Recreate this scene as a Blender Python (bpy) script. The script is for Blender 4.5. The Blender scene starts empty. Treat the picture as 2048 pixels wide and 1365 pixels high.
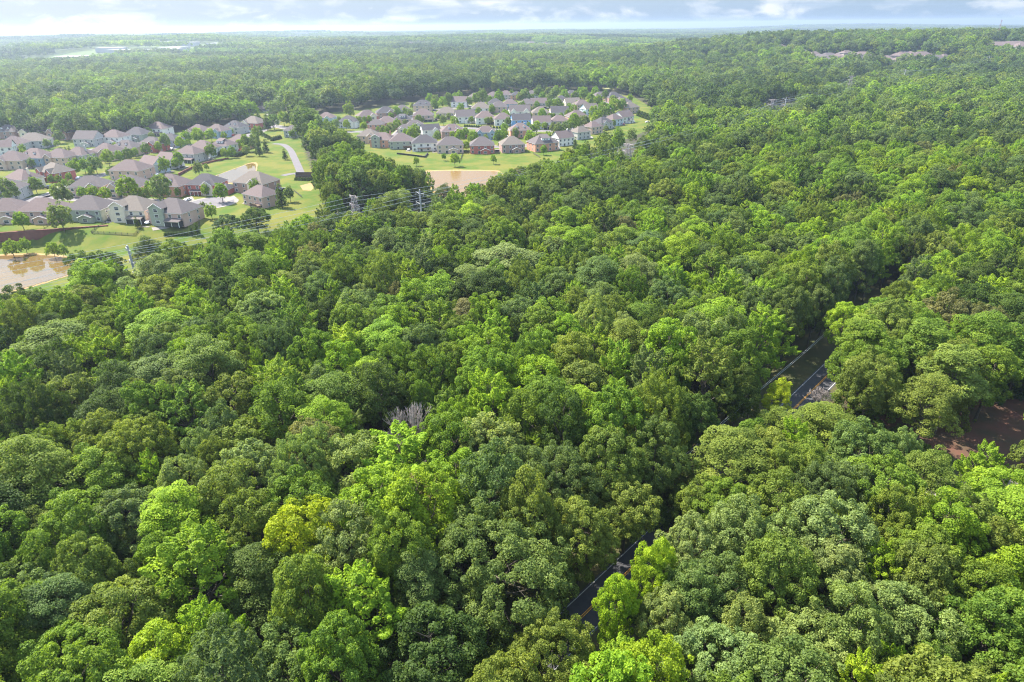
import bpy, math, random
import numpy as np
from mathutils import Vector, Matrix

# ------------------------------------------------------------------ camera, world, sun, exposure
sc = bpy.context.scene
COL = sc.collection
H_CAM, FPX, PITCH, ROLL = 95.0, 1275.0, math.radians(26.37), math.radians(0.65)
HAZE_DENSITY, HAZE_ANISO = 0.00014, 0.58
SUN_AZ, SUN_EL = math.radians(-56), math.radians(51)

F = np.array([0, math.cos(PITCH), -math.sin(PITCH)])
R0 = np.array([1.0, 0, 0]); U0 = np.array([0, math.sin(PITCH), math.cos(PITCH)])
RT = R0 * math.cos(ROLL) - U0 * math.sin(ROLL)
UP = U0 * math.cos(ROLL) + R0 * math.sin(ROLL)
CAM = np.array([0, 0, H_CAM])

cd = bpy.data.cameras.new('camera'); cam = bpy.data.objects.new('camera', cd); COL.objects.link(cam)
cd.sensor_fit = 'HORIZONTAL'; cd.sensor_width = 36.0; cd.lens = 36.0 * FPX / 2048.0
cd.clip_start = 1.0; cd.clip_end = 60000.0
cam.matrix_world = Matrix(((RT[0], UP[0], -F[0], 0), (RT[1], UP[1], -F[1], 0), (RT[2], UP[2], -F[2], H_CAM), (0, 0, 0, 1)))
sc.camera = cam
sc.render.resolution_x, sc.render.resolution_y = 1024, 682

w = bpy.data.worlds.new('World'); sc.world = w; w.use_nodes = True
nt = w.node_tree; nt.nodes.clear()
N = nt.nodes.new; L = nt.links.new
out = N('ShaderNodeOutputWorld'); bg = N('ShaderNodeBackground'); bg.inputs['Strength'].default_value = 0.10
sky = N('ShaderNodeTexSky'); sky.sky_type = 'NISHITA'; sky.sun_disc = False
sky.sun_elevation = SUN_EL; sky.sun_rotation = SUN_AZ; sky.air_density = 1.2; sky.dust_density = 1.6; sky.altitude = 200
tc = N('ShaderNodeTexCoord')
def cloud_noise(scale, seed, detail, rough):
    mp = N('ShaderNodeMapping'); mp.inputs['Scale'].default_value = scale; mp.inputs['Location'].default_value = seed
    no = N('ShaderNodeTexNoise'); no.inputs['Scale'].default_value = 1.0; no.inputs['Detail'].default_value = detail; no.inputs['Roughness'].default_value = rough
    no.inputs['Distortion'].default_value = 0.35
    L(tc.outputs['Generated'], mp.inputs['Vector']); L(mp.outputs['Vector'], no.inputs['Vector']); return no
n1 = cloud_noise((17, 17, 36), (3.1, 7.7, 0.2), 7, 0.56)
r1 = N('ShaderNodeValToRGB'); r1.color_ramp.elements[0].position = 0.47; r1.color_ramp.elements[1].position = 0.60
r1.color_ramp.elements[0].color = (0, 0, 0, 1); r1.color_ramp.elements[1].color = (1, 1, 1, 1)
L(n1.outputs['Fac'], r1.inputs['Fac'])
n2 = cloud_noise((9, 9, 60), (1.4, 2.2, 5.0), 5, 0.5)
r2 = N('ShaderNodeValToRGB'); r2.color_ramp.elements[0].position = 0.36; r2.color_ramp.elements[1].position = 0.64
r2.color_ramp.elements[0].color = (1.6, 2.0, 2.5, 1); r2.color_ramp.elements[1].color = (3.1, 3.2, 3.3, 1)
L(n2.outputs['Fac'], r2.inputs['Fac'])
base = N('ShaderNodeMix'); base.data_type = 'RGBA'; base.inputs[0].default_value = 0.8
base.inputs[7].default_value = (0.75, 1.35, 2.2, 1)
L(sky.outputs['Color'], base.inputs[6])
mx = N('ShaderNodeMix'); mx.data_type = 'RGBA'
mfac = N('ShaderNodeMath'); mfac.operation = 'MULTIPLY'; mfac.inputs[1].default_value = 0.92
L(r1.outputs['Color'], mfac.inputs[0]); L(mfac.outputs[0], mx.inputs[0])
L(base.outputs[2], mx.inputs[6]); L(r2.outputs['Color'], mx.inputs[7])
# dome boosted overhead, out of view: added fill light for the dark forest gaps
sxyz = N('ShaderNodeSeparateXYZ'); L(tc.outputs['Generated'], sxyz.inputs[0])
zr = N('ShaderNodeMapRange'); zr.interpolation_type = 'SMOOTHSTEP'; zr.inputs['From Min'].default_value = 0.06; zr.inputs['From Max'].default_value = 0.55; zr.inputs['To Min'].default_value = 1.0; zr.inputs['To Max'].default_value = 2.3
L(sxyz.outputs['Z'], zr.inputs['Value']); sclr = N('ShaderNodeVectorMath'); sclr.operation = 'SCALE'; L(mx.outputs[2], sclr.inputs[0]); L(zr.outputs['Result'], sclr.inputs['Scale'])
L(sclr.outputs[0], bg.inputs['Color']); L(bg.outputs[0], out.inputs['Surface'])

sl = bpy.data.lights.new('sun', 'SUN'); sl.energy = 4.8; sl.angle = math.radians(0.6); sl.color = (1.0, 0.94, 0.84)
so = bpy.data.objects.new('sun', sl); COL.objects.link(so)
SV = Vector((math.cos(SUN_EL) * math.sin(SUN_AZ), math.cos(SUN_EL) * math.cos(SUN_AZ), math.sin(SUN_EL)))
so.rotation_mode = 'QUATERNION'; so.rotation_quaternion = SV.to_track_quat('Z', 'Y'); so.location = (-200, 80, 300)
vs = sc.view_settings; vs.view_transform = 'Standard'; vs.look = 'None'; vs.gamma = 1.0; vs.use_curve_mapping = False
vs.exposure = 1.8
sc.cycles.filter_width = 1.15; sc.cycles.use_denoising = True; sc.cycles.denoising_prefilter = 'NONE'; sc.cycles.use_adaptive_sampling = False; sc.cycles.sample_clamp_indirect = 3.0; sc.cycles.sample_clamp_direct = 8.0; sc.cycles.use_light_tree = False
sc.cycles.max_bounces = 9; sc.cycles.diffuse_bounces = 6; sc.cycles.glossy_bounces = 3; sc.cycles.transmission_bounces = 3
sc.cycles.volume_bounces = 0; sc.cycles.caustics_reflective = False; sc.cycles.caustics_refractive = False

# ------------------------------------------------------------------ pixel <-> place
def ss(t):
    t = np.clip(t, 0, 1); return t * t * (3 - 2 * t)
def ray(px, py):
    d = F + RT * ((px - 1024.0) / FPX) - UP * ((py - 682.5) / FPX)
    return d / np.linalg.norm(d)
def on_plane(px, py, z):
    d = ray(px, py); t = (z - H_CAM) / min(d[2], -1e-4); return CAM + d * t
def proj(p):
    v = np.asarray(p, float) - CAM
    z = v @ F
    return np.stack([1024 + FPX * (v @ RT) / z, 682.5 - FPX * (v @ UP) / z, z], -1)
WALL_A, WALL_B = on_plane(-60, 498, 0), on_plane(222, 477, 0)
BUMPS = [(*on_plane(1745, 118, 20)[:2], 25, 330), (*on_plane(2030, 102, 20)[:2], 26, 300), (*on_plane(1640, 114, 20)[:2], 20, 260), (*on_plane(1880, 116, 20)[:2], 20, 260)]
for _px, _py in ((70, 98), (140, 98), (150, 122), (225, 106), (325, 107), (360, 92), (435, 94), (515, 83), (585, 80)): BUMPS.append((*on_plane(_px, _py, 8)[:2], 20, 0.075 * on_plane(_px, _py, 8)[1]))
_r = random.Random(2)
for _ in range(34): _y = _r.uniform(2600, 9500); BUMPS.append((_r.uniform(-.9, .9) * _y, _y, _r.uniform(6, 17), _r.uniform(350, 900)))
TERRACE = 6.3
def h(x, y):
    """ground height: the plain of the forest and pond lies below the terrace of the houses"""
    x = np.asarray(x, float); y = np.asarray(y, float)
    k = (WALL_B[1] - WALL_A[1]) / (WALL_B[0] - WALL_A[0])
    yl = WALL_B[1] + np.minimum(x - WALL_B[0], 30) * k
    u = np.clip((x - 0.5 * (WALL_A[0] + WALL_B[0])) / (0.5 * (WALL_B[0] - WALL_A[0])), 0, 1)
    z = TERRACE * ss((y - (yl - 30 * u)) / (2.5 + 30 * u))
    far = y > 900
    if np.any(far):
        q = np.zeros(np.broadcast(x, y).shape)
        for bx, by, a, sg in BUMPS: q = q + a * np.exp(-((x - bx) ** 2 + (y - by) ** 2) / (2 * sg * sg))
        z = z + np.where(far, np.minimum(q, 44), 0) * ss((y - 900) / 400)
    return z
TM = 60.0 * 1.006 ** np.arange(1060)
def g(px, py, zoff=0.0):
    d = ray(px, py); q = CAM + TM[:, None] * d; under = q[:, 2] < h(q[:, 0], q[:, 1]) + zoff
    if not under.any(): return on_plane(px, py, zoff)
    k = int(np.argmax(under)); a, b_ = TM[max(k - 1, 0)], TM[k]
    for _ in range(24):
        m = 0.5 * (a + b_); p = CAM + m * d
        if p[2] < float(h(p[0], p[1])) + zoff: b_ = m
        else: a = m
    p = CAM + b_ * d; p[2] = float(h(p[0], p[1])) + zoff; return p
def inside(poly, x, y):
    x = np.asarray(x, float); y = np.asarray(y, float); c = np.zeros(x.shape, bool); n = len(poly)
    for i in range(n):
        x1, y1 = poly[i][:2]; x2, y2 = poly[(i + 1) % n][:2]
        if y1 == y2: continue
        hit = ((y1 > y) != (y2 > y)) & (x < (x2 - x1) * (y - y1) / (y2 - y1) + x1)
        c ^= hit
    return c
def seg_dist(poly, x, y):
    """distance to a polyline and the side (positive = its left)"""
    x = np.asarray(x, float); y = np.asarray(y, float); best = np.full(x.shape, 1e9); side = np.zeros(x.shape)
    for (x1, y1), (x2, y2) in zip(poly[:-1], poly[1:]):
        dx, dy = x2 - x1, y2 - y1; l2 = dx * dx + dy * dy
        t = np.clip(((x - x1) * dx + (y - y1) * dy) / l2, 0, 1)
        d = np.hypot(x - x1 - t * dx, y - y1 - t * dy); s = np.sign(dx * (y - y1) - dy * (x - x1))
        m = d < best; best = np.where(m, d, best); side = np.where(m, s, side)
    return best, side

# ------------------------------------------------------------------ materials
MATS = {}
def mat(name, col, rough=0.85, noise=None, bump=None, spec=0.3):
    """plain stuff: colour, mottled with noise = (scale, second colour, contrast)"""
    if name in MATS: return MATS[name]
    m = bpy.data.materials.new(name); m.use_nodes = True; t = m.node_tree; b = t.nodes['Principled BSDF']
    b.inputs['Base Color'].default_value = (*col, 1); b.inputs['Roughness'].default_value = rough; b.inputs['Specular IOR Level'].default_value = spec
    if noise or bump:
        co = t.nodes.new('ShaderNodeTexCoord')
    if noise:
        no = t.nodes.new('ShaderNodeTexNoise'); no.inputs['Scale'].default_value = noise[0]; no.inputs['Detail'].default_value = 6; no.inputs['Roughness'].default_value = 0.62
        t.links.new(co.outputs['Object'], no.inputs['Vector'])
        rp = t.nodes.new('ShaderNodeValToRGB'); k = noise[2]
        rp.color_ramp.elements[0].position = 0.5 - k; rp.color_ramp.elements[1].position = 0.5 + k
        rp.color_ramp.elements[0].color = (*col, 1); rp.color_ramp.elements[1].color = (*noise[1], 1)
        t.links.new(no.outputs['Fac'], rp.inputs['Fac']); t.links.new(rp.outputs['Color'], b.inputs['Base Color'])
    if bump:
        nb = t.nodes.new('ShaderNodeTexNoise'); nb.inputs['Scale'].default_value = bump[0]; nb.inputs['Detail'].default_value = 4
        bn = t.nodes.new('ShaderNodeBump'); bn.inputs['Strength'].default_value = bump[1]; bn.inputs['Distance'].default_value = bump[2]
        t.links.new(co.outputs['Object'], nb.inputs['Vector']); t.links.new(nb.outputs['Fac'], bn.inputs['Height']); t.links.new(bn.outputs['Normal'], b.inputs['Normal'])
    MATS[name] = m; return m

def leaf_mat():
    """foliage: the tree's own tint (a property of the tree), each leaf clump a little different"""
    m = bpy.data.materials.new('leaves'); m.use_nodes = True; t = m.node_tree; t.nodes.clear(); n = t.nodes.new; l = t.links.new
    o = n('ShaderNodeOutputMaterial')
    at = n('ShaderNodeAttribute'); at.attribute_type = 'INSTANCER'; at.attribute_name = 'tint'
    cl = n('ShaderNodeAttribute'); cl.attribute_type = 'GEOMETRY'; cl.attribute_name = 'clump'
    mr = n('ShaderNodeMapRange'); mr.inputs['To Min'].default_value = 0.62; mr.inputs['To Max'].default_value = 1.55
    l(cl.outputs['Fac'], mr.inputs['Value'])
    hs = n('ShaderNodeHueSaturation'); l(at.outputs['Color'], hs.inputs['Color']); l(mr.outputs['Result'], hs.inputs['Value'])
    mh = n('ShaderNodeMapRange'); mh.inputs['To Min'].default_value = 0.515; mh.inputs['To Max'].default_value = 0.485
    l(cl.outputs['Fac'], mh.inputs['Value']); l(mh.outputs['Result'], hs.inputs['Hue'])
    p = n('ShaderNodeBsdfPrincipled'); p.inputs['Roughness'].default_value = 0.6; p.inputs['Specular IOR Level'].default_value = 0.16
    l(hs.outputs['Color'], p.inputs['Base Color'])
    tr = n('ShaderNodeBsdfTranslucent'); tw = n('ShaderNodeMix'); tw.data_type = 'RGBA'; tw.blend_type = 'MULTIPLY'; tw.inputs[0].default_value = 1
    tw.inputs[7].default_value = (1.15, 1.15, 0.5, 1)
    l(hs.outputs['Color'], tw.inputs[6]); l(tw.outputs[2], tr.inputs['Color'])
    mi = n('ShaderNodeMixShader'); mi.inputs[0].default_value = 0.48
    l(p.outputs[0], mi.inputs[1]); l(tr.outputs[0], mi.inputs[2]); l(mi.outputs[0], o.inputs['Surface'])
    return m
LEAF = leaf_mat()
BARK = mat('bark', (0.065, 0.055, 0.042), 0.95, (3, (0.12, 0.10, 0.08), 0.2))
DEADWOOD = mat('dead_wood', (0.33, 0.29, 0.27), 0.9, (2, (0.24, 0.20, 0.18), 0.2))
M_FLOOR = mat('forest_floor', (0.035, 0.025, 0.016), 1.0, (0.11, (0.045, 0.055, 0.018), 0.12))
M_LAWN = mat('mown_grass', (0.058, 0.095, 0.013), 1.0, (0.07, (0.118, 0.116, 0.024), 0.11), spec=0.1)
M_ASPH = mat('asphalt', (0.045, 0.045, 0.05), 0.9, (0.8, (0.06, 0.06, 0.065), 0.2))
M_STREET = mat('street_asphalt', (0.135, 0.122, 0.128), 0.9, (0.3, (0.105, 0.095, 0.10), 0.2))
M_CONC = mat('concrete', (0.22, 0.195, 0.17), 0.9, (0.4, (0.18, 0.16, 0.14), 0.2))
M_CLAY = mat('red_clay', (0.26, 0.15, 0.07), 1.0, (0.12, (0.24, 0.19, 0.07), 0.15))
M_STRAW = mat('pine_straw', (0.10, 0.045, 0.030), 1.0, (0.15, (0.055, 0.042, 0.022), 0.12))
M_VERGE = mat('verge_grass', (0.045, 0.055, 0.018), 1.0, (0.2, (0.07, 0.06, 0.025), 0.15))
M_WHITE = mat('white_paint', (0.74, 0.73, 0.70), 0.7)
M_YELLOW = mat('yellow_paint', (0.62, 0.28, 0.03), 0.7)
M_STEEL = mat('galvanised_steel', (0.34, 0.33, 0.33), 0.6)
M_RUST = mat('weathered_steel', (0.29, 0.25, 0.25), 0.8)
M_WIRE = mat('aluminium_wire', (0.42, 0.44, 0.44), 0.5)
M_WOOD = mat('brown_wood', (0.12, 0.08, 0.055), 0.9)
M_FENCE = mat('black_fence', (0.018, 0.017, 0.018), 0.7)
M_GLASS = mat('window_glass', (0.035, 0.042, 0.055), 0.12, spec=0.5)
M_SCREEN = mat('dark_screen', (0.03, 0.03, 0.034), 0.6)
M_BRICKW = mat('wall_block', (0.20, 0.078, 0.060), 0.95, (0.35, (0.13, 0.055, 0.045), 0.12))
def water_mat(name, col, rough=0.06, spec=0.5):
    m = mat(name, col, rough, spec=spec)
    t = m.node_tree; b = t.nodes['Principled BSDF']; co = t.nodes.new('ShaderNodeTexCoord')
    nb = t.nodes.new('ShaderNodeTexNoise'); nb.inputs['Scale'].default_value = 0.9; bn = t.nodes.new('ShaderNodeBump'); bn.inputs['Strength'].default_value = 0.05; bn.inputs['Distance'].default_value = 0.05
    t.links.new(co.outputs['Object'], nb.inputs['Vector']); t.links.new(nb.outputs['Fac'], bn.inputs['Height']); t.links.new(bn.outputs['Normal'], b.inputs['Normal'])
    return m
M_POND = water_mat('muddy_water', (0.125, 0.080, 0.028), 0.04, 0.5)
M_POND_RED = water_mat('clay_water', (0.165, 0.098, 0.036), 0.2, 0.15)

# ------------------------------------------------------------------ objects
def tag(o, label=None, cat=None, group=None, kind=None):
    for k, v in (('label', label), ('category', cat), ('group', group), ('kind', kind)):
        if v: o[k] = v
    return o
def link(o, parent=None):
    COL.objects.link(o)
    if parent is not None: o.parent = parent
    return o
def empty(name, loc, rz=0.0, scale=None):
    o = bpy.data.objects.new(name, None); COL.objects.link(o); o.location = loc; o.rotation_euler = (0, 0, rz); o.empty_display_size = 0.5
    if scale is not None: o.scale = scale
    return o
def np_mesh(name, V, Q, mats, attr=None):
    """mesh from an (n,3) array and an (m,k) array of faces"""
    V = np.asarray(V, np.float32); Q = np.asarray(Q, np.int32); k = Q.shape[1]
    me = bpy.data.meshes.new(name); me.vertices.add(len(V)); me.vertices.foreach_set('co', V.ravel())
    me.loops.add(Q.size); me.loops.foreach_set('vertex_index', Q.ravel())
    me.polygons.add(len(Q)); me.polygons.foreach_set('loop_start', np.arange(0, Q.size, k, dtype=np.int32))
    for m in mats: me.materials.append(m)
    if attr is not None:
        a = me.attributes.new('clump', 'FLOAT', 'POINT'); a.data.foreach_set('value', np.asarray(attr, np.float32))
    me.update(calc_edges=True); return me
class MB:
    """collects boxes, prisms and bars into one mesh"""
    def __init__(s): s.v = []; s.f = []; s.m = []
    def face(s, pts, mi=0):
        b = len(s.v); s.v += [tuple(p) for p in pts]; s.f.append(tuple(range(b, b + len(pts)))); s.m.append(mi)
    def box(s, x0, x1, y0, y1, z0, z1, mi=0, caps=True):
        b = len(s.v)
        s.v += [(x, y, z) for z in (z0, z1) for (x, y) in ((x0, y0), (x1, y0), (x1, y1), (x0, y1))]
        fs = [(0, 1, 5, 4), (1, 2, 6, 5), (2, 3, 7, 6), (3, 0, 4, 7)] + ([(3, 2, 1, 0), (4, 5, 6, 7)] if caps else [])
        for f in fs: s.f.append(tuple(b + i for i in f)); s.m.append(mi)
    def bar(s, a, c, r0, r1=None, n=5, mi=0):
        a = Vector(a); c = Vector(c); r1 = r0 if r1 is None else r1; d = (c - a)
        if d.length < 1e-6: return
        q = d.to_track_quat('Z', 'Y'); b = len(s.v)
        for p, r in ((a, r0), (c, r1)):
            for i in range(n):
                t = 2 * math.pi * i / n; s.v.append(tuple(p + q @ Vector((math.cos(t) * r, math.sin(t) * r, 0))))
        for i in range(n):
            j = (i + 1) % n; s.f.append((b + i, b + j, b + n + j, b + n + i)); s.m.append(mi)
        s.f.append(tuple(b + n + i for i in range(n))); s.m.append(mi)
    def mesh(s, name, mats):
        me = bpy.data.meshes.new(name); me.from_pydata(s.v, [], s.f)
        for m in (mats if isinstance(mats, (list, tuple)) else [mats]): me.materials.append(m)
        me.polygons.foreach_set('material_index', s.m); me.update(); return me
    def build(s, name, mats, parent=None):
        return link(bpy.data.objects.new(name, s.mesh(name, mats)), parent)

# ------------------------------------------------------------------ the haze of the far country
hz = MB(); hz.box(-26000, 26000, -400, 30000, -1.2, 120)
hm = bpy.data.materials.new('haze'); hm.cycles.volume_sampling = 'DISTANCE'; hm.cycles.homogeneous_volume = True; hm.use_nodes = True; t = hm.node_tree; t.nodes.clear()
o_ = t.nodes.new('ShaderNodeOutputMaterial'); pv = t.nodes.new('ShaderNodeVolumePrincipled')
pv.inputs['Color'].default_value = (0.60, 0.71, 0.88, 1); pv.inputs['Density'].default_value = HAZE_DENSITY; pv.inputs['Anisotropy'].default_value = HAZE_ANISO
t.links.new(pv.outputs[0], o_.inputs['Volume'])
tag(hz.build('haze', hm), kind='stuff')

# ------------------------------------------------------------------ ground zones (in the photograph's pixels, turned into places)
def P2(pts, zoff=0.0): return [tuple(g(x, y, zoff)[:2]) for x, y in pts]
LAWN_L = P2([(-140, 268), (0, 276), (180, 282), (330, 268), (430, 256), (490, 240), (515, 222), (560, 212), (585, 232), (598, 262), (608, 300), (622, 335), (668, 392), (650, 432), (590, 492), (500, 530), (400, 556), (300, 580), (200, 602), (120, 640), (60, 650), (-140, 670)])
LAWN_R = P2([(598, 240), (655, 226), (720, 220), (800, 208), (870, 198), (960, 192), (1100, 185), (1210, 185), (1265, 193), (1300, 212), (1322, 236), (1312, 254), (1240, 284), (1150, 308), (1112, 334), (1060, 376), (1000, 405), (880, 405), (830, 385), (760, 345), (720, 310), (680, 285), (640, 262)])
ROAD_PX = [(1060, 1330), (1190, 1206), (1288, 1117), (1362, 1042), (1480, 925), (1612, 797), (1706, 700), (1790, 612), (1900, 505), (2030, 395), (2150, 300)]
ROAD = [tuple(on_plane(x, y, 0)[:2]) for x, y in ROAD_PX]
def smooth_line(pts, n=8):
    pts = [Vector((*p, 0)) for p in pts]; out_ = []
    for i in range(len(pts) - 1):
        p0 = pts[max(i - 1, 0)]; p1 = pts[i]; p2 = pts[i + 1]; p3 = pts[min(i + 2, len(pts) - 1)]
        for k in range(n):
            t = k / n
            out_.append(0.5 * ((2 * p1) + (p2 - p0) * t + (2 * p0 - 5 * p1 + 4 * p2 - p3) * t * t + (3 * p1 - p0 - 3 * p2 + p3) * t ** 3))
    out_.append(pts[-1]); return [(p.x, p.y) for p in out_]
# the road is close to straight: fit a gentle quadratic so that it never wobbles
ra = np.array(ROAD[:9]); kx = np.polyfit(ra[:, 1], ra[:, 0], 2)
ys_ = np.linspace(40, 520, 60); ROAD = [(float(np.polyval(kx, y)), float(y)) for y in ys_]
CLEAR = P2([(1680, 800), (1700, 765), (1790, 800), (1900, 800), (2120, 810), (2200, 930), (2060, 940), (1980, 930), (1840, 905), (1750, 870)])
PAD = P2([(1740, 985), (1860, 968), (2010, 958), (2120, 962), (2120, 1010), (2000, 1030), (1830, 1020)])
POND1 = P2([(-80, 516), (40, 511), (110, 513), (134, 520), (146, 535), (142, 548), (118, 556), (85, 566), (40, 578), (-80, 600)])
POND2 = P2([(432, 352), (470, 338), (500, 328), (510, 330), (510, 345), (500, 362), (460, 366), (430, 366)])
POND3 = P2([(850, 346), (872, 343), (978, 343), (1000, 349), (1010, 372), (985, 395), (890, 395), (858, 365)])
ROW_MID = [(-420, -20), (-156, 232), (-62, 318), (30, 408), (190, 590), (310, 745), (520, 1010), (860, 1400)]

# ground sheet: one grid, fine where the houses are, coarse to the horizon; the lawns are its mown part
def axis(pts):
    a = []
    for (s, e, st) in pts: a += list(np.arange(s, e, st))
    return np.array(a + [pts[-1][1]])
gx = axis([(-24000, -8000, 2000), (-8000, -600, 150), (-600, -420, 20), (-420, 200, 3.0), (200, 600, 20), (600, 8000, 150), (8000, 24000, 2000)])
gy = axis([(-300, 40, 40), (40, 200, 10), (200, 800, 3.0), (800, 1200, 20), (1200, 10000, 100), (10000, 28000, 2000)])
GX, GY = np.meshgrid(gx, gy); GZ = h(GX, GY)
nx, ny = len(gx), len(gy)
ii, jj = np.meshgrid(np.arange(nx - 1), np.arange(ny - 1)); base_i = (jj * nx + ii).ravel()
QUADS = np.stack([base_i, base_i + 1, base_i + 1 + nx, base_i + nx], 1)
VERT = np.stack([GX.ravel(), GY.ravel(), GZ.ravel()], 1)
cen = VERT[QUADS].mean(1)
lawn_m = inside(LAWN_L, cen[:, 0], cen[:, 1]) | inside(LAWN_R, cen[:, 0], cen[:, 1])
def part_of_grid(name, mask, m):
    q = QUADS[mask]; used, inv = np.unique(q, return_inverse=True)
    o = link(bpy.data.objects.new(name, np_mesh(name, VERT[used], inv.reshape(q.shape), [m]))); return tag(o, kind='structure')
part_of_grid('ground', ~lawn_m, M_FLOOR); part_of_grid('lawn', lawn_m, M_LAWN)
# far ground turns into wooded green
t = M_FLOOR.node_tree; b = t.nodes['Principled BSDF']; src = b.inputs['Base Color'].links[0].from_socket
co = t.nodes.new('ShaderNodeTexCoord'); sx = t.nodes.new('ShaderNodeSeparateXYZ'); t.links.new(co.outputs['Object'], sx.inputs[0])
mr = t.nodes.new('ShaderNodeMapRange'); mr.inputs['From Min'].default_value = 1500; mr.inputs['From Max'].default_value = 1900; t.links.new(sx.outputs['Y'], mr.inputs['Value'])
mm = t.nodes.new('ShaderNodeMix'); mm.data_type = 'RGBA'; mm.inputs[7].default_value = (0.085, 0.115, 0.035, 1)
t.links.new(mr.outputs['Result'], mm.inputs[0]); t.links.new(src, mm.inputs[6]); t.links.new(mm.outputs[2], b.inputs['Base Color'])

def sheet(name, poly, m, z, kind='structure'):
    mb = MB(); mb.face([(x, y, float(h(x, y)) + z) for x, y in poly][::-1] if area2(poly) < 0 else [(x, y, float(h(x, y)) + z) for x, y in poly])
    return tag(mb.build(name, m), kind=kind)
def area2(p): return sum(p[i][0] * p[(i + 1) % len(p)][1] - p[(i + 1) % len(p)][0] * p[i][1] for i in range(len(p)))
def blob(poly, n=5, amp=0.6, seed=1):
    rnd = random.Random(seed); q = smooth_line(poly + [poly[0]], n); return [(x + rnd.uniform(-amp, amp), y + rnd.uniform(-amp, amp)) for x, y in q[:-1]]
def ribbon(name, line, half, m, z, off=0.0, kind='structure', mb=None):
    own = mb is None; mb = mb or MB(); L_ = []
    for i, (x, y) in enumerate(line):
        a = Vector(line[max(i - 1, 0)]); c = Vector(line[min(i + 1, len(line) - 1)]); d = (c - a).normalized(); n = Vector((-d.y, d.x))
        l = Vector((x, y)) + n * (off + half); r = Vector((x, y)) + n * (off - half)
        L_.append(((l.x, l.y, float(h(l.x, l.y)) + z), (r.x, r.y, float(h(r.x, r.y)) + z)))
    for (a, b_), (c, d) in zip(L_[:-1], L_[1:]): mb.face([b_, d, c, a])
    if own: return tag(mb.build(name, m), kind=kind)

sheet('forest_clearing', blob(CLEAR, 5, 1.2, 4), M_STRAW, 0.02)
sheet('concrete_driveway', blob(PAD, 4, 0.3, 5), M_CONC, 0.03)
ribbon('verge', ROAD, 6.2, M_VERGE, 0.024, 9.2)
ribbon('verge', ROAD, 2.0, M_VERGE, 0.024, -5.2)
ribbon('road', ROAD, 3.7, M_ASPH, 0.05)
mk = MB()
for off in (3.25, -3.25): ribbon('', ROAD, 0.085, None, 0.058, off, mb=mk)
tag(mk.build('road_edge_lines', mat('road_paint', (0.42, 0.42, 0.42), 0.9, (1.5, (0.25, 0.25, 0.25), 0.2))), kind='structure')
mk = MB()
for off in (0.16, -0.16): ribbon('', ROAD, 0.07, None, 0.058, off, mb=mk)
tag(mk.build('road_centre_lines', M_YELLOW), kind='structure')
for pl, m, sd in ((POND1, M_POND, 1), (POND2, M_POND, 2), (POND3, M_POND_RED, 3)):
    q = blob(pl, 6, 0.35, sd); cx, cy = np.mean(q, 0); rim = [(cx + (x - cx) * 1.06, cy + (y - cy) * 1.13) for x, y in q]
    zc = float(h(cx, cy))
    mb = MB(); mb.face([(x, y, max(zc, float(h(x, y))) + 0.07) for x, y in rim]); tag(mb.build('pond_bank', M_CLAY), kind='structure')
    mb = MB(); mb.face([(x, y, zc + 0.16) for x, y in q]); tag(mb.build('pond', m), kind='structure')

def street(px, half, m=M_STREET, z=0.08, name='street', kerb=True):
    ln = smooth_line(P2(px), 6)
    if kerb: ribbon('pavement', ln, half + 1.7, M_CONC, z - 0.03)
    ribbon(name, ln, half, m, z)
street([(-60, 412), (30, 405), (95, 392), (125, 379), (150, 366), (215, 348), (330, 326), (400, 300), (470, 282), (522, 262), (550, 244), (540, 226), (520, 212)], 4.0)
street([(95, 392), (180, 399), (300, 403), (385, 408)], 4.0)
street([(-60, 330), (60, 318), (170, 302), (300, 284), (400, 268), (470, 252)], 3.6, z=0.085)
street([(546, 288), (566, 290), (580, 300), (588, 315), (596, 333), (602, 347)], 2.6, name='access_road', kerb=False, z=0.09)
street([(565, 352), (585, 348), (606, 348), (620, 346)], 2.6, name='access_road', kerb=False, z=0.094)
street([(550, 252), (600, 262), (660, 266), (730, 264), (790, 274), (860, 284), (930, 290), (1000, 294), (1062, 290), (1120, 268), (1180, 248), (1212, 228), (1220, 208), (1190, 196)], 3.8)
street([(790, 274), (820, 252), (880, 254), (960, 258), (1060, 262), (1112, 262), (1130, 262)], 3.6, z=0.085)
street([(820, 252), (840, 224), (930, 216), (1040, 214), (1130, 216), (1180, 222), (1212, 228)], 3.6, z=0.087)
disc = g(423, 406); mb = MB(); mb.face([(disc[0] + 14.5 * math.cos(a), disc[1] + 14.5 * math.sin(a), disc[2] + 0.07) for a in np.linspace(0, 2 * math.pi, 37)[:-1]]); tag(mb.build('pavement', M_CONC), kind='structure')
mb = MB(); mb.face([(disc[0] + 12.2 * math.cos(a), disc[1] + 12.2 * math.sin(a), disc[2] + 0.098) for a in np.linspace(0, 2 * math.pi, 37)[:-1]]); tag(mb.build('cul_de_sac', M_STREET), kind='structure')
def patch(name, px, m, z): return sheet(name, P2(px), m, z)
patch('patio', [(548, 376), (575, 377), (588, 383), (560, 385), (546, 382)], M_CONC, 0.12)
patch('patio', [(303, 456), (335, 452), (340, 457), (306, 462)], M_CONC, 0.12)
patch('bare_soil', [(600, 372), (622, 366), (630, 374), (622, 382), (606, 381)], M_CLAY, 0.03)
patch('driveway', [(370, 398), (384, 393), (390, 402), (374, 406)], M_CONC, 0.11)
patch('driveway', [(447, 399), (468, 392), (474, 397), (452, 405)], M_CONC, 0.11)

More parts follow.
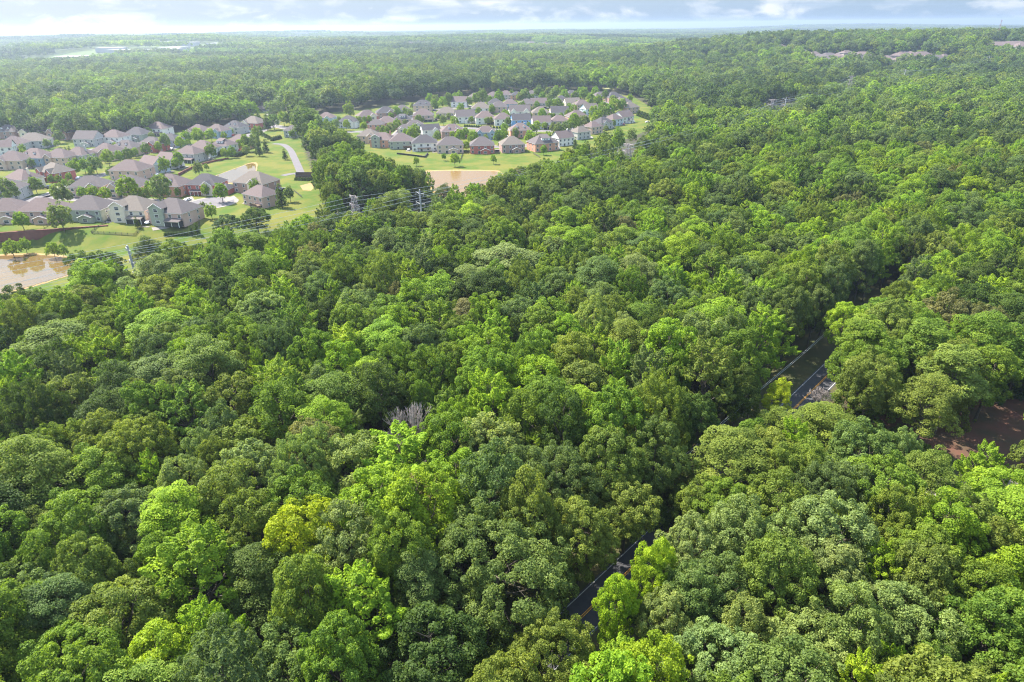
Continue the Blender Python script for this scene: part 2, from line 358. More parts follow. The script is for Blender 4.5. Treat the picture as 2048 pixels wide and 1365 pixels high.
# ------------------------------------------------------------------ trees: crown and trunk prototypes
def unit(v): return v / np.maximum(np.linalg.norm(v, axis=-1, keepdims=True), 1e-9)
def leaf_faces(P, Nn, s, asp, rng, droop=0.25):
    t = unit(np.cross(Nn, rng.normal(size=P.shape))); b = np.cross(Nn, t); s = (s * rng.uniform(0.65, 1.35, len(P)))[:, None]
    V = np.stack([P + t * s - Nn * s * droop, P + b * s * asp, P - t * s - Nn * s * droop, P - b * s * asp], 1).reshape(-1, 3)
    return V, np.arange(len(P) * 4).reshape(-1, 4)
def lobes_of(kind, R, zt, rng):
    L_ = []
    def ring(n, rad, z, r0, r1, zj):
        a0 = rng.uniform(0, 6.28)
        for i in range(n):
            a = a0 + 6.283 * i / n + rng.uniform(-0.4, 0.4); q = rad * rng.uniform(0.7, 1.25)
            if rng.random() < 0.1 and n > 3: continue
            L_.append((np.array([math.cos(a) * q, math.sin(a) * q, z + rng.uniform(-1.6, 1.3) * zj]), rng.uniform(r0 * 0.75, r1 * 1.12) * R))
    kind = kind.replace('grand_', '')
    if kind == 'oak':
        L_.append((np.array([rng.uniform(-.1, .1) * R, rng.uniform(-.1, .1) * R, zt - 0.55 * R]), 0.5 * R))
        ring(6, 0.5 * R, zt - 0.8 * R, 0.34, 0.46, 0.12 * R); ring(8, 0.72 * R, zt - 1.3 * R, 0.28, 0.40, 0.15 * R); ring(5, 0.6 * R, zt - 1.85 * R, 0.26, 0.36, 0.15 * R)
    elif kind == 'poplar':
        L_.append((np.array([0, 0, zt - 0.36 * R]), 0.36 * R))
        ring(4, 0.34 * R, zt - 0.8 * R, 0.28, 0.40, 0.2 * R); ring(6, 0.58 * R, zt - 1.35 * R, 0.24, 0.36, 0.25 * R); ring(7, 0.7 * R, zt - 1.95 * R, 0.24, 0.36, 0.25 * R); ring(5, 0.55 * R, zt - 2.5 * R, 0.22, 0.32, 0.2 * R)
    elif kind == 'spray':
        L_.append((np.array([0, 0, zt - 0.30 * R]), 0.36 * R)); ring(4, 0.32 * R, zt - 0.5 * R, 0.30, 0.42, 0.2 * R); ring(6, 0.6 * R, zt - 0.8 * R, 0.28, 0.40, 0.25 * R); ring(7, 0.75 * R, zt - 1.35 * R, 0.25, 0.38, 0.25 * R)
    elif kind == 'maple':
        L_.append((np.array([0, 0, zt - 0.5 * R]), 0.46 * R))
        ring(5, 0.46 * R, zt - 0.85 * R, 0.36, 0.46, 0.2 * R); ring(6, 0.62 * R, zt - 1.4 * R, 0.34, 0.44, 0.2 * R); ring(5, 0.5 * R, zt - 2.0 * R, 0.30, 0.40, 0.2 * R)
    elif kind == 'round':
        L_.append((np.array([0, 0, zt - 0.55 * R]), 0.52 * R)); ring(5, 0.4 * R, zt - 0.95 * R, 0.42, 0.55, 0.1 * R); ring(5, 0.46 * R, zt - 1.45 * R, 0.40, 0.5, 0.1 * R)
    elif kind == 'cone':
        for k in range(7):
            f = k / 6; ring(1 + k, (0.05 + 0.55 * f) * R, zt - 0.2 * R - f * 2.6 * R, 0.2 + 0.08 * f, 0.25 + 0.1 * f, 0.1 * R)
    return L_
def crown(name, kind, seed, R=6.0, zt=20.0, rp=0.95, per=84, s=0.25, cover=1.25):
    rng = np.random.default_rng(seed); lobes = lobes_of(kind, R, zt, rng); C = np.array([c for c, r in lobes]); Rr = np.array([r for c, r in lobes]); mid = C.mean(0)
    PV, PN, PC = [], [], []
    for (c, r) in lobes:
        n = max(5, int(4 * r * r / (rp * rp) * cover)); i = np.arange(n) + 0.5
        ph = np.arccos(1 - 2 * i / n); th = 2.39996 * i + rng.uniform(0, 6.28)
        u = unit(np.stack([np.cos(th) * np.sin(ph), np.sin(th) * np.sin(ph), np.cos(ph)], 1) + rng.normal(0, 0.14, (n, 3)))
        p = c + u * r * (rng.uniform(0.74, 1.2, (n, 1)) + 0.28 * (rng.random((n, 1)) < 0.14))
        d = np.linalg.norm(p[:, None] - C[None], axis=2) / Rr[None]
        out_dir = unit(p - mid)
        keep = ((d < 0.80).sum(1) == 0) & (u[:, 2] > -0.55) & ((u * out_dir).sum(1) > -0.25) & (rng.random(n) > 0.10)
        for q, uu in zip(p[keep], u[keep]):
            rr = rp * rng.uniform(0.5, 1.5); m = int(per * (rr / rp) ** 1.6 * rng.uniform(0.75, 1.2)) + 2
            ax = unit(uu + np.array([0, 0, 0.55 if kind != 'poplar' else 0.9]))
            v = unit(rng.normal(size=(m, 3)) + ax * 0.75); rad = rr * rng.uniform(0.45, 1.0, (m, 1)) ** 0.6
            if kind == 'poplar':
                hgt = rng.random((m, 1)); side = unit(rng.normal(size=(m, 3)) * np.array([1, 1, 0.3]))
                pos = q + ax * (hgt - 0.3) * rr * 1.7 + side * rr * 0.75 * (1.05 - hgt) ** 0.8; nn = unit(side * 0.65 + ax * 0.55 + rng.normal(0, 0.42, (m, 3)))
            elif kind == 'spray':
                flat = v * np.array([1.3, 1.3, 0.55]); pos = q + flat * rad + np.array([0, 0, -0.10]) * (flat[:, :1] ** 2 + flat[:, 1:2] ** 2) * rad; nn = unit(np.array([0, 0, 0.85]) + v * 0.45 + rng.normal(0, 0.38, (m, 3)))
            else:
                pos = q + v * rad; nn = unit(v * 0.7 + ax * 0.3 + rng.normal(0, 0.55, (m, 3)))
            PV.append(pos); PN.append(nn); PC.append(np.clip(rng.normal(0.5, 0.17) + rng.normal(0, 0.17, m), 0, 1))
    P = np.concatenate(PV); Nn = np.concatenate(PN); Cc = np.concatenate(PC)
    V, Q = leaf_faces(P, Nn, s, 0.62 if kind != 'cone' else 0.45, rng)
    return np_mesh(name, V, Q, [LEAF], np.repeat(Cc, 4)), lobes
def trunk(name, lobes, zt, seed, r0=0.34, m=BARK):
    rnd = random.Random(seed); mb = MB(); top = zt * 0.72; pts = [Vector((0, 0, -0.4))]
    for k in range(1, 6):
        pts.append(Vector((rnd.uniform(-.25, .25) * k * 0.4, rnd.uniform(-.25, .25) * k * 0.4, top * k / 5)))
    for k in range(5):
        mb.bar(pts[k], pts[k + 1], r0 * (1 - 0.15 * k), r0 * (1 - 0.15 * (k + 1)), 7)
    for c, r in lobes:
        k = 3 if c[2] < top * 0.9 else 4
        a = pts[k - 1].lerp(pts[k], rnd.random()); e = Vector(c); midp = a.lerp(e, 0.5) + Vector((0, 0, -0.25))
        mb.bar(a, midp, 0.15, 0.10, 5); mb.bar(midp, e, 0.10, 0.04, 4)
        for _ in range(3):
            tip = e + Vector((rnd.uniform(-1, 1), rnd.uniform(-1, 1), rnd.uniform(-0.2, 1))).normalized() * r * 0.8; mb.bar(midp.lerp(e, 0.7), tip, 0.05, 0.015, 3)
    return mb.mesh(name, m)
PROTO = {}      # kind -> list of (crown mesh, trunk mesh)
def protos(kind, n, zt, R, **kw):
    PROTO[kind] = []
    for i in range(n):
        cm, lb = crown('crown', kind, 100 + 17 * i + len(kind) * 7, R=R, zt=zt, **kw); PROTO[kind].append((cm, trunk('trunk', lb, zt, i)))
protos('oak', 7, 20, 6.0, rp=0.85, per=150, s=0.168, cover=1.15)
protos('poplar', 5, 22, 5.4, rp=0.95, per=160, s=0.178, cover=1.0)
protos('maple', 6, 20, 5.4, rp=0.95, per=158, s=0.172, cover=1.1)
protos('spray', 4, 18, 6.0, rp=1.1, per=155, s=0.17, cover=1.5)
protos('grand_oak', 2, 24, 11.0, rp=0.95, per=135, s=0.178, cover=1.1); protos('grand_maple', 2, 23, 9.5, rp=0.98, per=140, s=0.178, cover=1.1)
LOW = {}
def low(kind, n, zt, R, **kw):
    LOW[kind] = [crown('far_crown', kind, 900 + 31 * i + len(kind), R=R, zt=zt, **kw)[0] for i in range(n)]
low('oak', 4, 20, 6.0, rp=1.6, per=22, s=0.62, cover=1.35)
low('poplar', 3, 22, 5.4, rp=1.6, per=20, s=0.62, cover=1.2)
low('maple', 3, 20, 5.4, rp=1.6, per=22, s=0.62, cover=1.35)
def patch_mesh(seed, size=130.0):
    """a stretch of far woodland canopy, some 130 m across"""
    rng = np.random.default_rng(seed); PV, PN, PC = [], [], []; n = 13
    for i in range(n):
        for j in range(n):
            c = np.array([(i + 0.5) / n - 0.5, (j + 0.5) / n - 0.5]) * size + rng.uniform(-4, 4, 2); r = rng.uniform(4.2, 7.5); zt = rng.uniform(14, 23); tone = rng.normal(0.5, 0.30)
            for k in range(7):
                a = rng.uniform(0, 6.28); q = r * 0.55 * (0 if k == 0 else 1); cc = np.array([c[0] + math.cos(a) * q, c[1] + math.sin(a) * q, zt - (2.2 if k == 0 else rng.uniform(3, 6.5))]); m = 9
                v = unit(rng.normal(size=(m, 3)) + np.array([0, 0, 0.5])); PV.append(cc + v * r * 0.42); PN.append(unit(v + rng.normal(0, .35, (m, 3)))); PC.append(np.clip(tone + rng.normal(0, .16, m), 0, 1))
    V, Q = leaf_faces(np.concatenate(PV), np.concatenate(PN), 1.35, 0.8, rng); return np_mesh('canopy', V, Q, [LEAF], np.repeat(np.concatenate(PC), 4))
PATCH = [patch_mesh(s) for s in (1, 2, 3)]

TINTS = {  # linear albedo of the foliage, and the words for it
    'dark': ((0.070, 0.110, 0.020), 'dark green'), 'blue': ((0.114, 0.164, 0.044), 'greyish green'), 'mid': ((0.130, 0.200, 0.024), 'mid green'),
    'olive': ((0.146, 0.192, 0.032), 'olive green'), 'bright': ((0.170, 0.262, 0.020), 'bright green'), 'lime': ((0.205, 0.300, 0.020), 'lime green'),
    'yellow': ((0.30, 0.355, 0.018), 'yellow-green'), 'pale': ((0.175, 0.232, 0.062), 'pale green'), 'brown': ((0.155, 0.160, 0.055), 'brownish green'), 'conifer': ((0.058, 0.096, 0.028), 'blackish green')}
KIND_NAME = {'oak': 'oak_tree', 'poplar': 'poplar_tree', 'maple': 'maple_tree', 'spray': 'ash_tree'}
KIND_WORD = {'oak': 'domed tree', 'poplar': 'tufted tree', 'maple': 'billowing tree', 'spray': 'feathery tree'}
KIND_R = {'oak': 6.0, 'poplar': 5.4, 'maple': 5.4, 'spray': 6.0, 'grand_oak': 11.0, 'grand_maple': 9.5}; KIND_H = {'oak': 20, 'poplar': 22, 'maple': 20, 'spray': 18, 'grand_oak': 24, 'grand_maple': 23}
rnd = random.Random(11)
TREES = []      # dict(x,y,r,ht,kind,tint,note)
def wc(name, j=0.12):
    c = TINTS[name][0]; k = rnd.uniform(1 - j, 1 + j); return (c[0] * k * rnd.uniform(.92, 1.08), c[1] * k, c[2] * k * rnd.uniform(.85, 1.15), 1.0)
def hand(px, py, dia, kind, tint, ht=20.0, note=None):
    """a tree the photograph shows: the middle of its crown, the crown's width, its kind and colour"""
    zc = ht * 0.76; p = on_plane(px, py, zc); dep = proj(p)[2]; r = max(1.6, dia * dep / FPX / 2)
    TREES.append(dict(x=p[0], y=p[1], r=r, ht=ht, kind=kind, tint=tint, note=note, hand=True))
for a in [(985, 1105, 290, 'oak', 'blue', 23), (1105, 945, 190, 'oak', 'blue', 22), (1160, 1060, 130, 'oak', 'olive', 20), (1312, 885, 150, 'oak', 'blue', 22), (1255, 1005, 120, 'oak', 'olive', 17), (850, 985, 105, 'maple', 'brown', 19),
          (600, 1060, 150, 'maple', 'yellow', 22), (700, 1075, 215, 'maple', 'pale', 23), (715, 1195, 185, 'poplar', 'lime', 22), (575, 1300, 150, 'oak', 'blue', 17), (860, 1285, 190, 'maple', 'dark', 19), (1105, 1300, 210, 'oak', 'olive', 19),
          (1312, 1128, 84, 'maple', 'lime', 20), (1238, 1200, 84, 'maple', 'lime', 20), (1385, 1185, 130, 'oak', 'blue', 18), (1385, 1085, 110, 'oak', 'pale', 18), (1330, 1240, 110, 'oak', 'pale', 17), (400, 1120, 190, 'poplar', 'bright', 22), (410, 1255, 130, 'poplar', 'bright', 20), (345, 1035, 130, 'spray', 'lime', 20), (800, 915, 190, 'poplar', 'lime', 21),
          (705, 925, 140, 'maple', 'pale', 20), (650, 845, 110, 'spray', 'lime', 21), (490, 880, 120, 'maple', 'olive', 19), (690, 690, 120, 'poplar', 'lime', 22), (880, 640, 110, 'poplar', 'bright', 22), (990, 660, 100, 'poplar', 'lime', 22),
          (1320, 795, 100, 'poplar', 'lime', 21), (1190, 690, 100, 'poplar', 'bright', 21), (1010, 525, 150, 'spray', 'pale', 21), (935, 560, 90, 'spray', 'pale', 20), (1370, 385, 52, 'poplar', 'lime', 21), (1558, 788, 46, 'spray', 'yellow', 16), (1140, 572, 42, 'poplar', 'yellow', 18),
          (1748, 708, 160, 'maple', 'mid', 24), (1830, 690, 120, 'maple', 'mid', 22), (1905, 722, 130, 'maple', 'olive', 24), (1990, 732, 100, 'maple', 'mid', 22), (1950, 640, 78, 'oak', 'brown', 22), (1850, 610, 110, 'poplar', 'bright', 22), (1690, 640, 70, 'maple', 'lime', 20),
          (1400, 985, 80, 'maple', 'olive', 15), (1455, 1000, 110, 'oak', 'mid', 17), (1500, 880, 90, 'maple', 'mid', 17), (1545, 845, 70, 'spray', 'olive', 14), (1460, 915, 135, 'spray', 'olive', 19), (1640, 850, 130, 'spray', 'olive', 17), (1545, 905, 110, 'oak', 'olive', 18), (1590, 880, 80, 'poplar', 'lime', 18), (1968, 930, 90, 'poplar', 'lime', 17), (2005, 985, 130, 'maple', 'bright', 18), (1862, 945, 92, 'spray', 'olive', 20), (1660, 975, 165, 'oak', 'blue', 20), (1780, 968, 140, 'oak', 'mid', 20),
          (1480, 1045, 110, 'maple', 'pale', 20), (1560, 1070, 100, 'maple', 'pale', 19), (1675, 1045, 70, 'poplar', 'lime', 17), (1755, 1130, 90, 'poplar', 'lime', 18), (1850, 1105, 130, 'oak', 'mid', 20), (1660, 1150, 150, 'oak', 'pale', 19), (1440, 1170, 150, 'oak', 'blue', 18), (1800, 1230, 170, 'oak', 'pale', 18), (1780, 1330, 90, 'poplar', 'lime', 15), (1600, 1290, 150, 'oak', 'pale', 17), (1420, 1310, 170, 'oak', 'pale', 17), (1960, 1180, 140, 'oak', 'mid', 20), (1930, 1030, 120, 'oak', 'olive', 19), (1240, 1320, 120, 'poplar', 'lime', 15),
          (90, 900, 150, 'oak', 'mid', 20), (150, 1030, 130, 'maple', 'mid', 19), (60, 1180, 170, 'oak', 'blue', 19), (230, 1230, 170, 'maple', 'olive', 19), (130, 1310, 170, 'oak', 'mid', 18), (280, 870, 110, 'oak', 'olive', 19), (360, 960, 90, 'maple', 'pale', 20), (400, 900, 70, 'maple', 'pale', 19), (310, 660, 110, 'spray', 'lime', 20), (240, 620, 80, 'poplar', 'lime', 19), (420, 640, 90, 'poplar', 'lime', 20), (110, 690, 140, 'spray', 'olive', 20), (320, 760, 120, 'spray', 'blue', 20), (590, 610, 60, 'poplar', 'bright', 20), (740, 520, 90, 'oak', 'blue', 20), (1100, 370, 70, 'poplar', 'lime', 20), (1080, 760, 120, 'maple', 'bright', 22), (1230, 800, 90, 'poplar', 'bright', 22), (1480, 770, 80, 'maple', 'dark', 20), (1530, 650, 110, 'poplar', 'bright', 21), (1390, 830, 90, 'oak', 'dark', 19), (560, 760, 90, 'spray', 'olive', 19), (520, 660, 90, 'oak', 'dark', 18),
          (165, 530, 62, 'maple', 'dark', 20), (215, 528, 55, 'maple', 'dark', 18), (292, 500, 52, 'spray', 'dark', 20), (325, 510, 34, 'maple', 'dark', 15), (365, 500, 32, 'maple', 'dark', 13), (152, 590, 52, 'maple', 'dark', 16), (30, 600, 66, 'maple', 'dark', 18), (75, 606, 46, 'maple', 'dark', 13), (455, 450, 48, 'maple', 'conifer', 13), (512, 440, 54, 'maple', 'dark', 15), (640, 385, 28, 'maple', 'dark', 10), (495, 222, 40, 'oak', 'bright', 19), (552, 222, 38, 'oak', 'pale', 18), (400, 215, 34, 'oak', 'mid', 18), (1302, 219, 17, 'maple', 'dark', 9)]: hand(*a)
N_HAND = len(TREES)
dead_p = on_plane(808, 842, 17.0)
# places no forest crown may hide
VIS = [[(1160, 1215), (1255, 1110), (1312, 1040), (1352, 960), (1385, 905), (1400, 915), (1372, 985), (1348, 1040), (1296, 1092), (1186, 1215)],
       [(1560, 800), (1560, 755), (1610, 700), (1660, 650), (1700, 600), (1735, 570), (1730, 600), (1680, 665), (1672, 715), (1650, 780), (1640, 805)],
       [(1690, 800), (1700, 770), (1720, 790), (1790, 830), (1860, 850), (1930, 820), (2060, 830), (2060, 880), (1990, 885), (1900, 880), (1810, 850), (1740, 830)], [(1842, 985), (1850, 950), (1880, 950), (1925, 968), (1990, 960), (1990, 985), (1920, 985)],
       [(-20, 480), (-20, 585), (70, 566), (100, 585), (140, 560), (135, 520), (230, 500), (285, 480), (330, 470), (400, 482), (440, 455), (540, 462), (600, 432), (650, 398), (618, 350), (602, 300), (600, 262), (560, 240), (525, 228), (470, 244), (400, 258), (300, 262), (-20, 268)],
       [(1306, 240), (1284, 250), (1190, 268), (1134, 288), (1104, 302), (1082, 322), (1000, 345), (985, 352), (970, 366), (880, 366), (862, 345), (800, 325), (740, 300), (715, 270), (640, 240), (700, 225), (800, 202), (900, 193), (1080, 184), (1200, 185), (1290, 200)],
       [(690, 395), (722, 393), (722, 420), (690, 420)], [(826, 378), (856, 378), (856, 424), (826, 424)], [(250, 488), (282, 520), (282, 550), (262, 550)], [(1247, 288), (1268, 288), (1268, 303), (1247, 303)], [(1535, 198), (1580, 194), (1580, 210), (1535, 210)],
       [(772, 815), (845, 815), (845, 850), (772, 850)]]
def hides(x, y, r, ht):
    q = proj(np.stack([x, y, h(x, y) + ht - r * 0.9], -1)); rr = r * 0.92 * FPX / q[..., 2]; bad = np.zeros(np.shape(x), bool)
    for pl in VIS:
        for k in (0.0, 1.0):
            for a in np.linspace(0, 2 * math.pi, 9)[:-1]:
                bad |= inside(pl, q[..., 0] + rr * k * math.cos(a), q[..., 1] + rr * k * math.sin(a))
            if k == 0: continue
        for vx, vy in pl: bad |= np.hypot(q[..., 0] - vx, q[..., 1] - vy) < rr * 0.95
    return bad
def forbidden(x, y, r, ht):
    d, s = seg_dist(ROAD, x, y)
    bad = ((d < 3.9 + 0.12 * r) & (y < 225)) | ((s > 0) & (d < 9.2 + r * 0.3) & (y < 232)) | ((d < 1.5) & (y < 300))
    for pl in (LAWN_L, LAWN_R, CLEAR, PAD): bad |= inside(pl, x, y)
    d2, _ = seg_dist(ROW_MID, x, y); bad |= (d2 < 9 + r * 0.2)
    bad |= np.hypot(x - dead_p[0], y - dead_p[1]) < 5.5
    return bad
FAR_SPOTS = []    # (x, y, radius) of far buildings and fields, kept clear of trees
def drift(x, y):
    return math.sin(x / 61 + 1.3 * math.sin(y / 97)) + math.sin(y / 83 + 1.7 * math.sin(x / 131)) + 0.8 * math.sin((x + y) / 29)
def far_tint(x, y, rn):
    v = drift(x, y) * 0.6 + rn.gauss(0, 0.8)
    return 'bright' if v > 1.9 else 'mid' if v > 0.8 else 'blue' if v > 0.1 else 'olive' if v > -0.2 else 'blue' if v > -0.5 else 'dark' if v > -1.3 else 'conifer'
def region_tint(px, py, rn):
    def pick(**k):
        ks = list(k); return rn.choices(ks, [k[q] for q in ks])[0]
    if py > 820 and px > 1380: return pick(pale=3, blue=2.5, mid=4, olive=2, lime=0.4, bright=1.4)
    if px < 560 and py > 560: return pick(mid=4, olive=3.5, dark=2, blue=2.5, bright=1.6, lime=0.8, pale=0.6)
    if py > 560 and px < 1400: return pick(bright=3.2, lime=2, mid=4, pale=1.2, blue=2, olive=1.5, dark=1.4, brown=0.2)
    if px > 1500 and py > 200: return pick(bright=3.5, lime=1.3, mid=4, olive=2, blue=1.5, brown=0.25, dark=0.8)
    if py > 330: return pick(mid=4, olive=2.6, blue=3, dark=2.2, bright=1.6, pale=0.8, brown=0.2, lime=0.8)
    return pick(mid=4, blue=3, dark=3, olive=2, bright=1.5, pale=0.7)
# near woods: dart throwing up to 360 m
cell = {}
def put(tt):
    TREES.append(tt) if not tt.get('hand') else None
    cell.setdefault((int(tt['x'] // 12), int(tt['y'] // 12)), []).append(tt)
for tt in TREES[:]: put(tt)
cand = []
for _ in range(24000):
    y = math.sqrt(rnd.uniform(40 ** 2, 370 ** 2)); hw = (y + 60) * 0.90 + 14; x = rnd.uniform(-hw - 25, hw)
    u = rnd.random(); r = rnd.uniform(3.0, 4.4) if u < 0.25 else (rnd.uniform(4.4, 6.2) if u < 0.82 else rnd.uniform(6.2, 7.6))
    cand.append((x, y, r))
cand.sort(key=lambda c: -c[2] + rnd.uniform(0, 2.5))
ca = np.array(cand); HT = np.clip(12 + ca[:, 2] * 1.5 + np.random.default_rng(5).uniform(-2.6, 2.6, len(ca)), 11, 26)
ok = ~forbidden(ca[:, 0], ca[:, 1], ca[:, 2], HT); ok[ok] = ~hides(ca[ok, 0], ca[ok, 1], ca[ok, 2], HT[ok])
for (x, y, r), ht, o in zip(cand, HT, ok):
    if not o: continue
    cx, cy = int(x // 12), int(y // 12); bad = False
    for i in (-2, -1, 0, 1, 2):
        for j in (-2, -1, 0, 1, 2):
            for q in cell.get((cx + i, cy + j), ()):
                if (q['x'] - x) ** 2 + (q['y'] - y) ** 2 < (0.63 * (q['r'] + r)) ** 2: bad = True; break
    if bad: continue
    dd, sd = seg_dist(ROAD, np.array([x]), np.array([y]))
    if sd[0] > 0 and dd[0] < 26: ht = min(27.0, ht * 1.22)
    px, py, dp = proj((x, y, ht * 0.8))
    if px < -260 or px > 2230 or py > 1560: continue
    tn = region_tint(px, py, rnd)
    kd = rnd.choices(['oak', 'maple', 'poplar', 'spray'], [4.5, 2.5, 1, 1.2] if tn in ('mid', 'blue', 'dark', 'olive', 'pale', 'brown', 'conifer') else [1, 2, 4.5, 2])[0]
    put(dict(x=x, y=y, r=r, ht=float(ht), kind=kd, tint=tn, note=None))
for tt in TREES:
    q = proj((tt['x'], tt['y'], float(h(tt['x'], tt['y'])) + tt['ht'] * 0.8)); tt['px'], tt['py'], tt['dep'] = q; tt['size'] = tt['r'] / q[2]
    tt['in'] = -0.3 * tt['r'] * FPX / q[2] < q[0] < 2048 + 0.3 * tt['r'] * FPX / q[2] and q[1] < 1365 + 0.25 * tt['r'] * FPX / q[2]
N_IND = 400
vis = sorted([t_ for t_ in TREES if t_['in']], key=lambda t_: -t_['size'] * (3 if t_.get('hand') else 1))
IND = vis[:N_IND]; ind_ids = {id(t_) for t_ in IND}; REST = [t_ for t_ in TREES if id(t_) not in ind_ids]

# labels that place each tree by counting crowns from a landmark
NUM = ['', 'one', 'two', 'three', 'four', 'five', 'six', 'seven', 'eight', 'nine', 'ten', 'eleven', 'twelve', 'thirteen', 'fourteen', 'fifteen', 'sixteen', 'seventeen', 'eighteen', 'nineteen', 'twenty']
LANDS = [('the bare grey tree', dead_p[:2])] + [(n_, (TREES[k]['x'], TREES[k]['y'])) for n_, k in (('the biggest domed tree', 0), ('the big yellow-green tree', 6), ('the little yellow-green roadside tree', 30), ('the broad pale feathery tree', 26))] + \
        [('the pylon by the pond', (-148, 229)), ('the clay clearing', tuple(np.mean(CLEAR, 0))), ('the concrete drive', tuple(np.mean(PAD, 0)))]
used = set()
def crowns_label(tt):
    size = 'broad' if tt['r'] > 6.4 else ('slim' if tt['r'] < 4.2 else 'middling'); pre = f"{size} {TINTS[tt['tint']][1]} {KIND_WORD[tt['kind']]}"
    lm = sorted(LANDS, key=lambda q: math.hypot(q[1][0] - tt['x'], q[1][1] - tt['y']))
    for stp in (8.0, 6.0, 5.0, 4.0):
        for nm, (lx, ly) in lm:
            ax, ay = (tt['x'] - lx) / stp, (tt['y'] - ly) / stp; ix, iy = min(20, round(abs(ax))), min(20, round(abs(ay))); bits = []
            if iy: bits.append(f"{NUM[iy]} {'beyond' if ay > 0 else 'before'}")
            if ix: bits.append(f"{NUM[ix]} {'eastward' if ax > 0 else 'pondward'}")
            if not bits: lab = f"{pre} right beside {nm}"
            else: lab = f"{pre} {' and '.join(bits[:1] + bits[1:])} of {nm}".replace('beyond of', 'crowns beyond').replace('before of', 'crowns before')
            if lab not in used: used.add(lab); return lab
    return lab
def add_tree(tt, rn):
    big = 'grand_' + tt['kind'] if tt['r'] > 7.4 and tt['kind'] in ('oak', 'maple') else tt['kind']
    pr = PROTO[big]; cm, tm = pr[rn.randrange(len(pr))]; s = tt['r'] / KIND_R[big]; sz = tt['ht'] / KIND_H[big]
    root = empty(KIND_NAME[tt['kind']], (tt['x'], tt['y'], float(h(tt['x'], tt['y']))), rn.uniform(0, 6.28), (s, s, sz))
    tag(root, tt.get('note') or crowns_label(tt), 'tree', 'individual trees of the near woods')
    link(bpy.data.objects.new('trunk', tm), root)
    c = link(bpy.data.objects.new('crown', cm), root); c['tint'] = wc(tt['tint'])
    return root
rt = random.Random(3)
for tt in IND: add_tree(tt, rt)

# ------------------------------------------------------------------ the rest of the woods: ONE object that scatters whole crowns
def scatter(name, rows, sources, kind='stuff'):
    """rows: (x, y, z, rot, sx, sz, (r,g,b,a), source)"""
    me = bpy.data.meshes.new(name); me.vertices.add(len(rows)); A = np.array([[r[0], r[1], r[2]] for r in rows], np.float32); me.vertices.foreach_set('co', A.ravel())
    def at(n_, t_, key, arr): a = me.attributes.new(n_, t_, 'POINT'); a.data.foreach_set(key, np.asarray(arr).ravel())
    at('turn', 'FLOAT_VECTOR', 'vector', np.array([[0, 0, r[3]] for r in rows], np.float32)); at('size', 'FLOAT_VECTOR', 'vector', np.array([[r[4], r[4], r[5]] for r in rows], np.float32))
    at('tint', 'FLOAT_COLOR', 'color', np.array([r[6] for r in rows], np.float32)); at('proto', 'INT', 'value', np.array([r[7] for r in rows], np.int32))
    o = link(bpy.data.objects.new(name, me)); tag(o, kind=kind)
    ng = bpy.data.node_groups.new(name, 'GeometryNodeTree'); ng.interface.new_socket('Geometry', in_out='INPUT', socket_type='NodeSocketGeometry'); ng.interface.new_socket('Geometry', in_out='OUTPUT', socket_type='NodeSocketGeometry')
    n = ng.nodes.new; l = ng.links.new; gi = n('NodeGroupInput'); go = n('NodeGroupOutput'); jn = n('GeometryNodeJoinGeometry')
    def named(nm, tp): a = n('GeometryNodeInputNamedAttribute'); a.data_type = tp; a.inputs['Name'].default_value = nm; return a.outputs[0]
    pr, tu, si = named('proto', 'INT'), named('turn', 'FLOAT_VECTOR'), named('size', 'FLOAT_VECTOR')
    for k, meshes in enumerate(sources):
        iop = n('GeometryNodeInstanceOnPoints'); cmp_ = n('FunctionNodeCompare'); cmp_.data_type = 'INT'; cmp_.operation = 'EQUAL'; cmp_.inputs[3].default_value = k
        l(pr, cmp_.inputs[2]); l(cmp_.outputs[0], iop.inputs['Selection']); l(gi.outputs[0], iop.inputs['Points'])
        ij = n('GeometryNodeJoinGeometry')
        for m_ in meshes:
            so_ = bpy.data.objects.new('growth_source', m_); oi = n('GeometryNodeObjectInfo'); oi.inputs['Object'].default_value = so_; oi.transform_space = 'ORIGINAL'; l(oi.outputs['Geometry'], ij.inputs[0])
        l(ij.outputs[0], iop.inputs['Instance']); l(tu, iop.inputs['Rotation']); l(si, iop.inputs['Scale']); l(iop.outputs[0], jn.inputs[0])
    l(jn.outputs[0], go.inputs[0]); md = o.modifiers.new('growth', 'NODES'); md.node_group = ng; return o
SRC = []; SRC_OF = {}
for kd in ('oak', 'maple', 'poplar', 'spray'):
    for i, pr in enumerate(PROTO[kd]): SRC_OF[('near', kd, i)] = len(SRC); SRC.append(list(pr))
for kd in ('oak', 'maple', 'poplar'):
    for i, m_ in enumerate(LOW[kd]): SRC_OF[('far', kd, i)] = len(SRC); SRC.append([m_])
for i, m_ in enumerate(PATCH): SRC_OF[('patch', i)] = len(SRC); SRC.append([m_])
